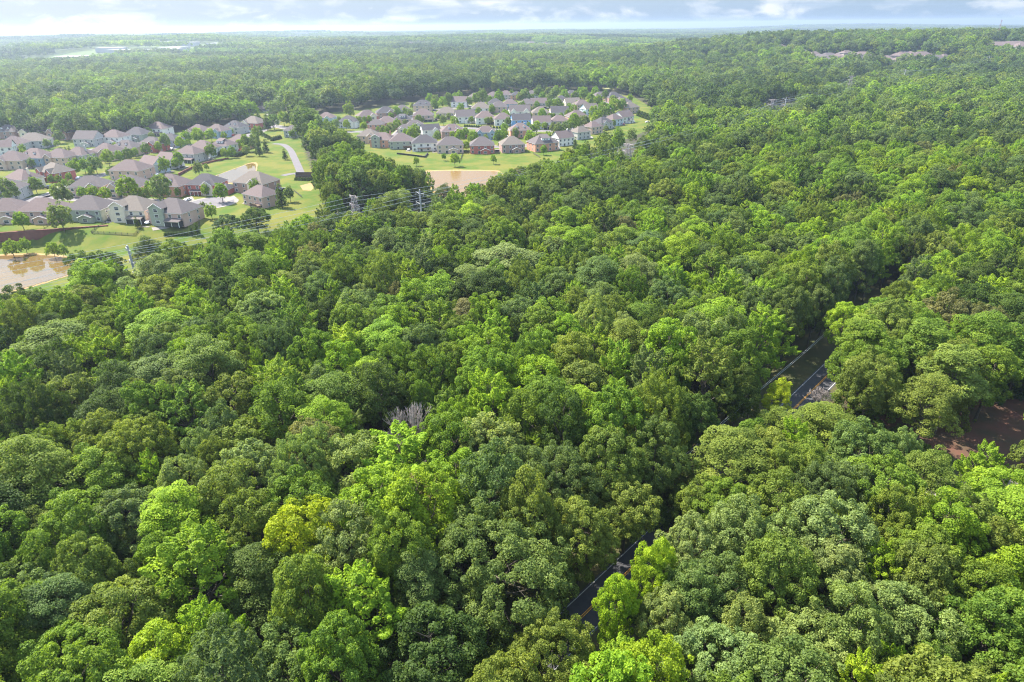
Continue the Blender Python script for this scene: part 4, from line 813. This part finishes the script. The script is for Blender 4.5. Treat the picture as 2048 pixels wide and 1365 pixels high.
# ------------------------------------------------------------------ yard trees
YARD = {}
for kd, n, zt, R in (('round', 3, 8.0, 3.0), ('cone', 1, 9.0, 2.6)):
    YARD[kd] = []
    for i in range(n):
        cm, lb = crown('crown', kd, 300 + i, R=R, zt=zt, rp=0.55, per=40, s=0.20, cover=1.2); YARD[kd].append((cm, trunk('trunk', lb, zt, i + 40, 0.15)))
YT = [(75, 388, 10), (25, 411, 14), (49, 461, 12), (129, 464, 18), (127, 412, 13), (140, 409, 9), (168, 399, 7), (190, 400, 9), (215, 405, 9), (262, 404, 15), (307, 399, 10), (330, 409, 17), (291, 403, 8), (152, 354, 9), (172, 348, 9), (195, 349, 12), (184, 353, 5), (220, 333, 9), (211, 327, 5), (242, 326, 7), (260, 323, 8), (273, 316, 6), (295, 312, 7), (334, 302, 9), (363, 302, 8), (375, 289, 8), (396, 286, 8), (332, 349, 9), (359, 336, 10), (121, 288, 8), (201, 272, 7), (117, 296, 5), (96, 298, 6), (49, 316, 5), (121, 370, 6), (133, 377, 5), (109, 391, 6), (141, 364, 5),
      (401, 290, 10), (424, 284, 8), (450, 282, 5), (425, 320, 9), (494, 304, 9), (512, 304, 10), (494, 313, 7), (399, 352, 8), (414, 342, 4), (446, 406, 12), (407, 421, 5), (518, 284, 9), (549, 260, 9), (569, 253, 9), (580, 252, 7), (30, 517, 12), (55, 508, 9), (111, 517, 10), (129, 517, 8), (595, 260, 10), (480, 300, 6), (466, 316, 6), (452, 318, 6),
      (674, 261, 6), (694, 262, 6), (718, 254, 6), (700, 240, 9), (795, 237, 6), (784, 239, 4), (811, 234, 5), (821, 236, 5), (838, 252, 6), (795, 264, 7), (782, 273, 8), (767, 271, 5), (775, 277, 6), (824, 284, 9), (834, 282, 5), (875, 286, 7), (920, 287, 8), (944, 290, 7), (971, 287, 5), (997, 291, 8), (910, 254, 6), (887, 252, 6), (872, 216, 8), (860, 210, 6), (869, 222, 6), (886, 220, 7), (898, 214, 8), (910, 205, 5), (922, 229, 6), (940, 229, 4), (957, 233, 5), (951, 212, 7), (965, 213, 9), (985, 229, 5), (997, 205, 6), (910, 334, 8), (888, 322, 4), (833, 333, 5), (987, 329, 5),
      (999, 211, 8), (1024, 199, 5), (1045, 198, 5), (1051, 206, 7), (1062, 206, 5), (1076, 201, 8), (1084, 206, 6), (1096, 198, 7), (1107, 205, 7), (1098, 208, 6), (1129, 205, 7), (1125, 195, 6), (1098, 221, 6), (1107, 215, 5), (1115, 221, 7), (1104, 225, 4), (1139, 224, 4), (1147, 228, 5), (1084, 242, 7), (1044, 225, 6), (984, 229, 5), (1009, 237, 5), (1073, 268, 8), (1106, 267, 6), (1116, 273, 8), (1132, 270, 8), (1147, 266, 10), (1185, 211, 6), (1169, 205, 8), (1180, 213, 7), (1196, 218, 8), (1207, 233, 9), (1187, 246, 9), (1194, 253, 9), (1208, 240, 7), (1219, 238, 8), (1228, 228, 9), (1243, 227, 8), (1226, 219, 7), (1259, 208, 5), (1009, 269, 6), (1001, 289, 8), (1008, 283, 7), (1060, 291, 9), (1095, 282, 6), (1087, 311, 6), (1014, 246, 6), (1060, 246, 5), (1100, 246, 6), (1136, 242, 6), (1024, 232, 5), (1064, 232, 5), (980, 214, 6), (938, 214, 6), (920, 206, 6), (1040, 206, 6), (1112, 196, 6), (1150, 208, 7), (1162, 198, 7), (1190, 196, 6), (1210, 204, 6), (1240, 240, 6), (1170, 258, 7), (1158, 262, 7)]
CT = [(78 + 8 * k, 318 - k * 1.0, 4.2) for k in range(9)] + [(519, 313, 8), (533, 306, 7), (571, 320, 6), (565, 416, 12), (535, 262, 8), (1042, 268, 5), (950, 285, 4), (276, 455, 6), (384, 471, 5), (396, 470, 6), (925, 276, 4), (1150, 300, 6)]
rq = random.Random(77)
for (nm, o_, rn_, gp, W_, D_, px, py) in HOUSES:
    for _ in range(3 if px > 600 else 1):
        a = rq.uniform(0, 6.28); q = (gp[0] + math.cos(a) * (W_ * .5 + rq.uniform(3, 7)), gp[1] + math.sin(a) * (D_ * .5 + rq.uniform(3, 6)))
        if not (inside(LAWN_R, *q) or inside(LAWN_L, *q)) or ('red clay pond row' in rn_ or 'retaining' in rn_) and q[1] < gp[1]: continue
        if min(max(abs(q[0] - H_[3][0]) - H_[4] * .5, abs(q[1] - H_[3][1]) - H_[5] * .5) for H_ in HOUSES) < 1.6: continue
        c_ = proj((q[0], q[1], float(h(*q)))); YT.append((float(c_[0]), float(c_[1]), rq.uniform(1.4, 2.7) * FPX / c_[2]))
lab_used = {}
def near_house(x, y):
    return min(HOUSES, key=lambda q: math.hypot(q[3][0] - x, q[3][1] - y))
TINTW = {'bright': 'bright green', 'mid': 'mid green', 'lime': 'yellow-green', 'dark': 'dark green', 'pale': 'pale green'}
ry = random.Random(21)
for kd, lst in (('round', YT), ('cone', CT)):
    for (px, py, rp_) in lst:
        p = g(px, py); dep = proj(p)[2]; r = rp_ * (1.22 if kd == 'round' else 1.0) * dep / FPX; pr = YARD[kd]; cm, tm = pr[ry.randrange(len(pr))]; tn = ry.choices(['bright', 'mid', 'lime', 'pale'], [3, 1, 3, 2.5])[0] if kd == 'round' else 'dark'
        R_ = 3.0 if kd == 'round' else 2.6; s = r / R_; root = empty('garden_tree' if kd == 'round' else 'conifer', tuple(p), ry.uniform(0, 6), (s, s, s * ry.uniform(0.92, 1.15)))
        hn = near_house(p[0], p[1]); dx, dy = p[0] - hn[3][0], p[1] - hn[3][1]; rel = ('behind' if dy > hn[5] * .5 else ('before' if dy < -hn[5] * .5 else 'beside'))
        lab = f"{TINTW[tn]} {'rounded tree' if kd == 'round' else 'conifer'} {rel} {hn[0]}, {hn[1]} of its row"
        if px in (30, 55, 111, 129) and py > 495: lab = f"{TINTW[tn]} rounded tree on the bank between pond and wall, {ORD[[30, 55, 111, 129].index(px)]} from west"
        if kd == 'cone' and py < 319 and px < 145: lab = f"dark pointed conifer, {ORD[int((px - 78) / 8 + .5)]} from west in the row of nine behind the lawn"
        lab_used.setdefault(lab, []).append((p[0], root))
        tag(root, lab, 'tree', 'garden trees among the houses'); link(bpy.data.objects.new('trunk', tm), root); c = link(bpy.data.objects.new('crown', cm), root); c['tint'] = wc(tn)

WEST = {2: ('western', 'eastern'), 3: ('western', 'middle', 'eastern'), 4: ('westernmost', 'second', 'third', 'easternmost')}
for lab, lst in lab_used.items():
    if len(lst) > 1:
        for k, (x, o) in enumerate(sorted(lst, key=lambda q: q[0])): o['label'] = (WEST[len(lst)][k] if len(lst) < 5 else ORD[k]) + ' ' + lab
# ------------------------------------------------------------------ retaining walls, fences, hedges
def wall_line(name, pts, ht0, ht1, th, m, capm, label, cat, z0=None):
    root = empty(name, (0, 0, 0)); tag(root, label, cat); b_ = MB(); c_ = MB(); n = len(pts)
    for i in range(n - 1):
        (xa, ya), (xb, yb) = pts[i], pts[i + 1]; d = Vector((xb - xa, yb - ya)).normalized(); nn = Vector((-d.y, d.x)) * th / 2
        za, zb = (float(h(xa, ya)), float(h(xb, yb))) if z0 is None else (z0, z0); ta, tb = ht0 + (ht1 - ht0) * i / (n - 1), ht0 + (ht1 - ht0) * (i + 1) / (n - 1)
        for mb, lo0, lo1, hi0, hi1, k in ((b_, za - .5, zb - .5, za + ta, zb + tb, 1), (c_, za + ta, zb + tb, za + ta + .18, zb + tb + .18, 1.25)):
            A = [(xa - nn.x * k, ya - nn.y * k), (xb - nn.x * k, yb - nn.y * k), (xb + nn.x * k, yb + nn.y * k), (xa + nn.x * k, ya + nn.y * k)]; LO = (lo0, lo1, lo1, lo0); HI = (hi0, hi1, hi1, hi0)
            for q in range(4):
                r_ = (q + 1) % 4; mb.face([(*A[q], LO[q]), (*A[r_], LO[r_]), (*A[r_], HI[r_]), (*A[q], HI[q])])
            mb.face([(*A[q], HI[q]) for q in range(4)])
    b_.build('wall_face', m, root); c_.build('coping', capm, root); return root
k_ = [(WALL_A[0] + (WALL_B[0] - WALL_A[0]) * i / 8, WALL_A[1] + (WALL_B[1] - WALL_A[1]) * i / 8 + 0.6) for i in range(9)]
wall_line('retaining_wall', k_, TERRACE + 0.3, TERRACE + 0.3, 0.7, M_BRICKW, M_BRICKW, 'long dark red retaining wall between the lawn and the muddy pond', 'wall', z0=0.0)
wall_line('retaining_wall', P2([(358, 352), (376, 342), (395, 333), (425, 325), (457, 318)]), 1.6, 0.8, 0.6, M_BRICKW, M_BRICKW, 'low dark retaining wall curving behind the white houses above the small pond', 'wall')
wall_line('retaining_wall', P2([(794, 309), (820, 312), (850, 316), (856, 309)]), 1.1, 1.1, 0.5, M_FENCE, M_FENCE, 'black garden wall round the lawn of the white pergola-shaded house', 'wall')
def fence(pts, label, ht=1.3, m=M_FENCE):
    root = empty('garden_fence', (0, 0, 0)); tag(root, label, 'fence', 'garden fences'); ra_ = MB(); po = MB()
    for (xa, ya), (xb, yb) in zip(pts[:-1], pts[1:]):
        ln = math.hypot(xb - xa, yb - ya); n = max(1, int(ln / 2.6)); za, zb = float(h(xa, ya)), float(h(xb, yb))
        for z in [ht * q for q in (0.15, 0.4, 0.65, 0.95)]: ra_.bar((xa, ya, za + z), (xb, yb, zb + z), 0.07, n=4)
        for i in range(n + 1): f = i / n; x, y = xa + (xb - xa) * f, ya + (yb - ya) * f; zz = float(h(x, y)); po.box(x - .06, x + .06, y - .06, y + .06, zz - .2, zz + ht)
    ra_.build('rails', m, root); po.build('posts', m, root)
for pts, lab in (([(85, 466), (106, 448)], 'black garden fence between the pinkish brick and grey-green houses'), ([(183, 467), (212, 447)], 'black garden fence between the grey-green and cream houses'), ([(270, 472), (290, 450)], 'black garden fence between the cream house and its pinkish brick neighbour'), ([(0, 455), (18, 447)], 'black garden fence of the first house above the wall'),
                 ([(185, 468), (268, 472)], 'black wire fence along the foot of the cream house garden'), ([(332, 470), (398, 469), (399, 446)], 'black garden fence round the corner lot above the forest edge'), ([(921, 322), (926, 307)], 'black garden fence between the beige and red brick houses'), ([(1066, 308), (1080, 316)], 'black garden fence beside the wide-dormered orange brick house'), ([(588, 383), (604, 396)], 'black fence on the slope below the decked brick house')):
    fence(P2(pts), lab)
HEDGE, _l = crown('hedge_foliage', 'round', 612, R=1.6, zt=2.0, rp=0.45, per=34, s=0.2)
def hedge(pts, label, n, s=1.0, tint='dark'):
    """a clipped run of bushes: one continuous hedge"""
    V, Q, A = [], [], []; co = np.empty(len(HEDGE.vertices) * 3, np.float32); HEDGE.vertices.foreach_get('co', co); co = co.reshape(-1, 3); cl = np.empty(len(co), np.float32); HEDGE.attributes['clump'].data.foreach_get('value', cl)
    q = np.array(P2(pts)); x0, y0 = q.mean(0); z0 = float(h(x0, y0)); tot = 0
    for i in range(n):
        f = i / max(n - 1, 1) * (len(q) - 1); k = min(int(f), len(q) - 2); p = q[k] + (q[k + 1] - q[k]) * (f - k); V.append(co * s * np.array([1, 1, 1]) + np.array([p[0] - x0, p[1] - y0, float(h(*p)) - z0])); Q.append(np.arange(len(co)).reshape(-1, 4) + tot); A.append(cl); tot += len(co)
    o = link(bpy.data.objects.new('hedge', np_mesh('hedge', np.concatenate(V), np.concatenate(Q), [LEAF], np.concatenate(A)))); o.location = (x0, y0, z0); o['tint'] = wc(tint); tag(o, label, 'hedge', 'hedges and shrub rows')
hedge([(440, 312), (475, 314), (490, 308)], 'dark hedge along the lawn below the white wide-dormered house', 10, 1.3)
hedge([(522, 270), (545, 282), (560, 278)], 'dark shrub belt beside the estate entrance street', 9, 1.3)
hedge([(1278, 232), (1300, 240), (1312, 238)], 'tall dark hedge block at the east edge of the right estate', 9, 2.2)
hedge([(332, 472), (355, 471), (380, 470)], 'low clipped hedge at the foot of the corner lot', 10, 0.7)
hedge([(592, 361), (615, 362), (638, 358)], 'low hedge below the screened utility enclosure', 9, 0.8)
hedge([(930, 254), (960, 256), (1000, 258)], 'shrub row behind the white houses of the inner loop', 14, 0.9)
hedge([(545, 380), (575, 388), (583, 388)], 'dark shrubs round the patio of the decked brick house', 6, 0.7)
wall_line('utility_enclosure', P2([(592, 352), (592, 359), (626, 358), (630, 352), (592, 352)]), 2.2, 2.2, 0.3, M_WOOD, M_FENCE, 'dark timber utility enclosure at the end of the access road', 'enclosure')

# ------------------------------------------------------------------ cars
CAR_BODY = MB(); pts = [(-2.2, .45), (2.25, .45), (2.25, .8), (1.25, .95), (.7, 1.45), (-1.2, 1.5), (-2.0, 1.0), (-2.2, .9)]
for s_ in (-.88, .88): CAR_BODY.face([(x, s_, z) for x, z in pts][::(1 if s_ < 0 else -1)])
for (xa, za), (xb, zb) in zip(pts, pts[1:] + pts[:1]): CAR_BODY.face([(xa, .88, za), (xb, .88, zb), (xb, -.88, zb), (xa, -.88, za)])
CARB = {c: CAR_BODY.mesh('body', mat('car_' + c, v, 0.3, spec=0.5)) for c, v in (('white', (.75, .75, .75)), ('dark grey', (.05, .05, .06)), ('silver', (.42, .42, .44)), ('red', (.3, .03, .03)), ('dark blue', (.03, .05, .12)))}
cw = MB()
for s_ in (-.895, .895): cw.face([(1.0, s_, .98), (.62, s_, 1.38), (-1.1, s_, 1.42), (-1.7, s_, 1.0)])
cw.face([(1.27, -.75, .96), (1.27, .75, .96), (.74, .7, 1.44), (.74, -.7, 1.44)]); CARG = cw.mesh('windows', M_GLASS)
wb = MB(); wb.bar((0, -.1, 0), (0, .1, 0), .33, n=12); CARW = wb.mesh('wheel', mat('tyre', (.02, .02, .02), .9))
for px, py, c, rz, lab in ((92, 378, 'dark grey', .5, 'dark grey car parked beside the street corner behind the grey-green house'), (101, 376, 'dark blue', .5, 'dark blue car parked by the twin-gabled red brick house'), (376, 402, 'white', 1.2, 'white car on the driveway of the red brick cul-de-sac house'), (66, 301, 'dark grey', .2, 'dark grey car behind the plain grey house near the woods'), (536, 240, 'silver', 1.9, 'silver car on the estate entrance street'), (846, 284, 'red', .1, 'red car parked in the street behind the white pergola-shaded house'), (937, 290, 'white', .0, 'white car parked in the street by the red brick house'), (1295, 246, 'white', .3, 'white car beside the tall hedge block'), (1212, 222, 'silver', 1.2, 'silver car on the outer loop street')):
    p = g(px, py); r_ = empty('parked_car', (p[0], p[1], p[2] + .1), rz); tag(r_, lab, 'car', 'cars among the houses'); link(bpy.data.objects.new('body', CARB[c]), r_); link(bpy.data.objects.new('windows', CARG), r_)
    for x in (-1.35, 1.4):
        for y in (-.85, .85): wh = link(bpy.data.objects.new('wheel', CARW), r_); wh.location = (x, y, .33)

rc = random.Random(31); cl_ = list(CARB); ncar = 0
for (nm, o_, rn_, gp, W_, D_, px, py) in HOUSES:
    sd = 1 if rc.random() < .5 else -1; q = (gp[0] + sd * (W_ * .5 + 2.4), gp[1] + rc.uniform(-.5, .5) * D_)
    if not (inside(LAWN_R, *q) or inside(LAWN_L, *q)) or min(max(abs(q[0] - H_[3][0]) - H_[4] * .5, abs(q[1] - H_[3][1]) - H_[5] * .5) for H_ in HOUSES) < 1.6: continue
    sheet('driveway', [(q[0] - 1.9, q[1] - 4.5), (q[0] + 1.9, q[1] - 4.5), (q[0] + 1.9, q[1] + 6.5), (q[0] - 1.9, q[1] + 6.5)], M_CONC, 0.12)
    if rc.random() < .62:
        c = cl_[rc.randrange(len(cl_))]; r_ = empty('parked_car', (q[0], q[1], float(h(*q)) + .13), math.pi / 2 + rc.uniform(-.1, .1)); tag(r_, f"{c} car beside the {o_} house in the {rn_}", 'car', 'cars among the houses'); ncar += 1
        link(bpy.data.objects.new('body', CARB[c]), r_); link(bpy.data.objects.new('windows', CARG), r_)
        for x in (-1.35, 1.4):
            for y in (-.85, .85): wh = link(bpy.data.objects.new('wheel', CARW), r_); wh.location = (x, y, .33)

# ------------------------------------------------------------------ power lines
def insul(mb, x, z): mb.bar((x, 0, z), (x, 0, z - 1.3), 0.12, 0.12, 6)
def monopole(x, y, ht, rz, label, arms=((-1.6, 3.0), (-6.4, 3.4), (-11.2, 3.0))):
    r_ = empty('steel_power_pole', (x, y, float(h(x, y))), rz); tag(r_, label, 'pylon', 'steel poles of the power line')
    a = MB(); a.bar((0, 0, -.5), (0, 0, ht), .62, .34, 10); a.build('pole', M_STEEL, r_); ends = []
    for dz, hw in arms:
        a = MB(); z = ht + dz
        for s_ in (-1, 1): a.bar((0, 0, z - .3), (s_ * hw, 0, z + .25), .2, .11, 5); ends.append((s_ * hw, z + .25 - 1.35))
        ar = a.build('crossarm', M_STEEL, r_); a = MB()
        for s_ in (-1, 1): insul(a, s_ * hw, z + .2)
        a.build('insulators', M_STEEL, ar)
    c, s_ = math.cos(rz), math.sin(rz); z0 = float(h(x, y)); return [(x + c * q, y + s_ * q, z0 + z) for q, z in ends]
def lattice(x, y, ht, rz, label, bw=2.8):
    r_ = empty('lattice_pylon', (x, y, float(h(x, y))), rz); tag(r_, label, 'pylon', 'lattice pylons of the power line'); a = MB(); lv = 9; wd = lambda k: bw * (1 - k / lv) ** 1.2 + .75
    for k in range(lv):
        z0, z1 = ht * k / lv, ht * (k + 1) / lv; w0, w1 = wd(k), wd(k + 1); c0 = [(-w0, -w0), (w0, -w0), (w0, w0), (-w0, w0)]; c1 = [(-w1, -w1), (w1, -w1), (w1, w1), (-w1, w1)]
        for i in range(4):
            j = (i + 1) % 4; a.bar((*c0[i], z0), (*c1[i], z1), .13, n=4); a.bar((*c0[i], z0), (*c1[j], z1), .07, n=3); a.bar((*c0[j], z0), (*c1[i], z1), .07, n=3); a.bar((*c1[i], z1), (*c1[j], z1), .06, n=3)
    a.build('lattice_mast', M_RUST, r_); ends = []
    for z, hw in ((ht - .4, 3.6), (ht - 4.4, 4.4), (ht - 8.2, 3.8)):
        a = MB()
        for s_ in (-1, 1):
            for d in (-.5, .5): a.bar((s_ * .6, d, z), (s_ * hw, 0, z + .3), .09, n=4); a.bar((s_ * .6, d, z - 1.2), (s_ * hw, 0, z + .3), .07, n=3)
            ends.append((s_ * hw, z + .2 - 1.3))
        ar = a.build('crossarm', M_RUST, r_); a = MB()
        for s_ in (-1, 1): insul(a, s_ * hw, z + .2)
        a.build('insulators', M_STEEL, ar)
    c, s_ = math.cos(rz), math.sin(rz); z0 = float(h(x, y)); return [(x + c * q, y + s_ * q, z0 + z) for q, z in ends]
def foot(px_top, py_top, ht):
    p = g(px_top, py_top, ht)
    return p[0], p[1]
RZ = math.radians(-46)
m1 = foot(254, 491, 24); m2 = foot(839, 380, 26); m3 = foot(1573, 195, 28); m4 = foot(1812, 138, 32); m5 = foot(1980, 112, 34)
l1 = foot(707, 392, 25); l2 = foot(1257, 288, 25); l3 = foot(1546, 199, 27); l4 = foot(1704, 152, 32); l5 = foot(1690, 130, 34)
mono = [(-330.0, 60.0, None), (*m1, 'tall leaning-looking steel pole with three crossarms beside the muddy pond'), (*m2, 'grey steel pole with three crossarms between the forest and the red clay pond'), (*m3, 'steel pole above the canopy beside a lattice pylon, third along the power line'), (*m4, 'far steel pole of the power line below the distant estate'), (*m5, 'farthest steel pole of the power line below the apartment blocks')]
lat = [(-300.0, 120.0, None), (*l1, 'pinkish lattice pylon rising behind the dark trees below the access road lawn'), (*l2, 'lattice pylon top rising from the canopy near the east edge of the estate'), (*l3, 'lattice pylon above the canopy beside a steel pole'), (*l4, 'far lattice pylon before the distant estate')]
def wires(ends, name_, group, sag=2.6):
    for k in range(6):
        mb = MB()
        for A, B in zip(ends[:-1], ends[1:]):
            a, b_ = Vector(A[k]), Vector(B[k]); n = 10; pr = a
            for i in range(1, n + 1):
                f = i / n; q = a.lerp(b_, f); q.z -= sag * 4 * f * (1 - f) * min(1.5, (b_ - a).length / 180); mb.bar(pr, q, 0.05, n=4); pr = q
        o = mb.build('power_cable', M_WIRE); tag(o, f"{name_}, {('top', 'top', 'middle', 'middle', 'bottom', 'bottom')[k]} level, {('west', 'east')[k % 2]} side", 'cable', group)
def run(lst, fn, hts):
    E = []
    for (x, y, lab), ht in zip(lst, hts):
        if lab is None: E.append(None); continue
        E.append(fn(x, y, ht, RZ, lab))
    f = np.array(E[1]); d = np.array([lst[1][0] - lst[0][0], lst[1][1] - lst[0][1], 0]); E[0] = [tuple(v) for v in f - d]; return E
EM = run(mono, monopole, (0, 24, 26, 28, 32, 34)); EL = run(lat, lattice, (0, 25, 25, 27, 32))
wires(EM, 'thin cable slung between the steel poles', 'cables of the steel poles'); wires(EL, 'thin cable slung between the lattice pylons', 'cables of the lattice pylons')
# wooden roadside poles and their two wires over the verge
ln = []
for yv in (90, 138, 190):
    x = float(np.polyval(kx, yv)) - 7.2; r_ = empty('utility_pole', (x, yv, 0), 0.6); tag(r_, {90: 'wooden utility pole on the verge beside the road, nearest the biggest domed tree', 138: 'wooden utility pole on the verge between the two road openings', 190: 'wooden utility pole on the dark verge past the yellow-green roadside tree'}[yv], 'utility pole', 'wooden roadside poles')
    a = MB(); a.bar((0, 0, -.3), (0, 0, 10.5), .15, .11, 8); a.build('pole', M_WOOD, r_); a = MB(); a.box(-1.1, 1.1, -.07, .07, 9.9, 10.08); a.build('crossarm', M_WOOD, r_); c, s_ = math.cos(.6), math.sin(.6); ln.append([(x + c * q, yv + s_ * q, 10.15) for q in (-1, 1)])
for k in (0, 1):
    mb = MB()
    for A, B in zip(ln[:-1], ln[1:]):
        a, b_ = Vector(A[k]), Vector(B[k]); pr = a
        for i in range(1, 9): f = i / 8; q = a.lerp(b_, f); q.z -= 0.8 * 4 * f * (1 - f); mb.bar(pr, q, .03, n=4); pr = q
    tag(mb.build('roadside_cable', M_WIRE), f"thin cable above the road verge, {('outer', 'inner')[k]} of the pair", 'cable', 'roadside cables')

# ------------------------------------------------------------------ far buildings
FW = [mat('far_white', (.40, .39, .38), .9), mat('far_pink', (.30, .25, .23), .9), mat('far_tan', (.34, .29, .25), .9)]
def far_house(x, y, w_, d_, hh, rise, rz, label, name, group, wm, rm):
    r_ = empty(name, (x, y, float(h(x, y))), rz); tag(r_, label, 'house' if name == 'far_house' else 'building', group); a = MB(); a.box(-w_ / 2, w_ / 2, -d_ / 2, d_ / 2, -1, hh, caps=False); a.build('wall', wm, r_)
    a = MB()
    if rise > 0: hip(a, -w_ / 2, w_ / 2, -d_ / 2, d_ / 2, hh + .02, rise, .8)
    else: a.box(-w_ / 2 - .5, w_ / 2 + .5, -d_ / 2 - .5, d_ / 2 + .5, hh, hh + 1.2)
    a.build('roof', [rm, M_WHITE], r_)
rf_ = random.Random(5)
for k, (px, py) in enumerate(FAR_HOUSES):
    p = g(px, py); c = rf_.randrange(3); lab = 'small pale house with pinkish roof, one of the distant estate below the skyline' if py > 110 and px > 1590 else 'tiny pale house half hidden in the far woodland'
    far_house(p[0], p[1], rf_.uniform(17, 30), rf_.uniform(13, 18), rf_.uniform(8, 11) if px > 1590 else rf_.uniform(7, 9), rf_.uniform(4, 6), rf_.uniform(-.6, .6), lab, 'far_house', 'houses of the distant estate' if px > 1590 and py > 110 else 'scattered far houses', FW[c], ROOFS[rf_.randrange(3)])
for k, (px, py) in enumerate(FAR_BLOCKS):
    p = g(px, py); far_house(p[0], p[1], 56, 22, 14, 6, .15 * k, ['long tan apartment block nearest the lattice mast, first of three', 'middle tan apartment block of the three below the radio mast', 'outermost tan apartment block of the three at the woods'][k], 'apartment_block', 'distant apartment blocks', FW[2], ROOFS[2])
for k, (px, py, wd) in enumerate(SHEDS):
    p = g(px, py); far_house(p[0], p[1], wd * p[1] / FPX, wd * .4 * p[1] / FPX + 40, 11 if py > 80 else 16, 0, rf_.uniform(-.15, .15), 'low white flat-roofed warehouse shining in the far haze', 'warehouse', 'warehouses on the hazy plain', FW[0], FW[0])
for q in FIELDS: sheet('field', P2(q), mat('dry_field', (.38, .32, .17), 1.0, (.02, (.3, .3, .12), .2)), 0.3)
p = g(1990, 88); r_ = empty('radio_mast', (p[0], p[1], p[2])); tag(r_, 'tall thin lattice radio mast rising above the wooded skyline', 'mast'); a = MB(); b2 = MB()
dm = ray(1997, 40); mh = (H_CAM + dm[2] * math.hypot(p[0], p[1]) / math.hypot(dm[0], dm[1]) - p[2]) / 22
for k in range(22):
    z0, z1 = k * mh, (k + 1) * mh; T_ = [(1.1 * math.cos(q), 1.1 * math.sin(q)) for q in (0, 2.09, 4.19)]
    for i in range(3): (a if k % 4 < 2 else b2).bar((*T_[i], z0), (*T_[i], z1), .2, n=4); (a if k % 4 < 2 else b2).bar((*T_[i], z0), (*T_[(i + 1) % 3], z1), .1, n=3)
a.build('red_sections', mat('mast_red', (.30, .14, .12), .7), r_); b2.build('white_sections', M_STEEL, r_)
print('trees', len(TREES), 'individual', len(IND), 'objects', len(bpy.data.objects))
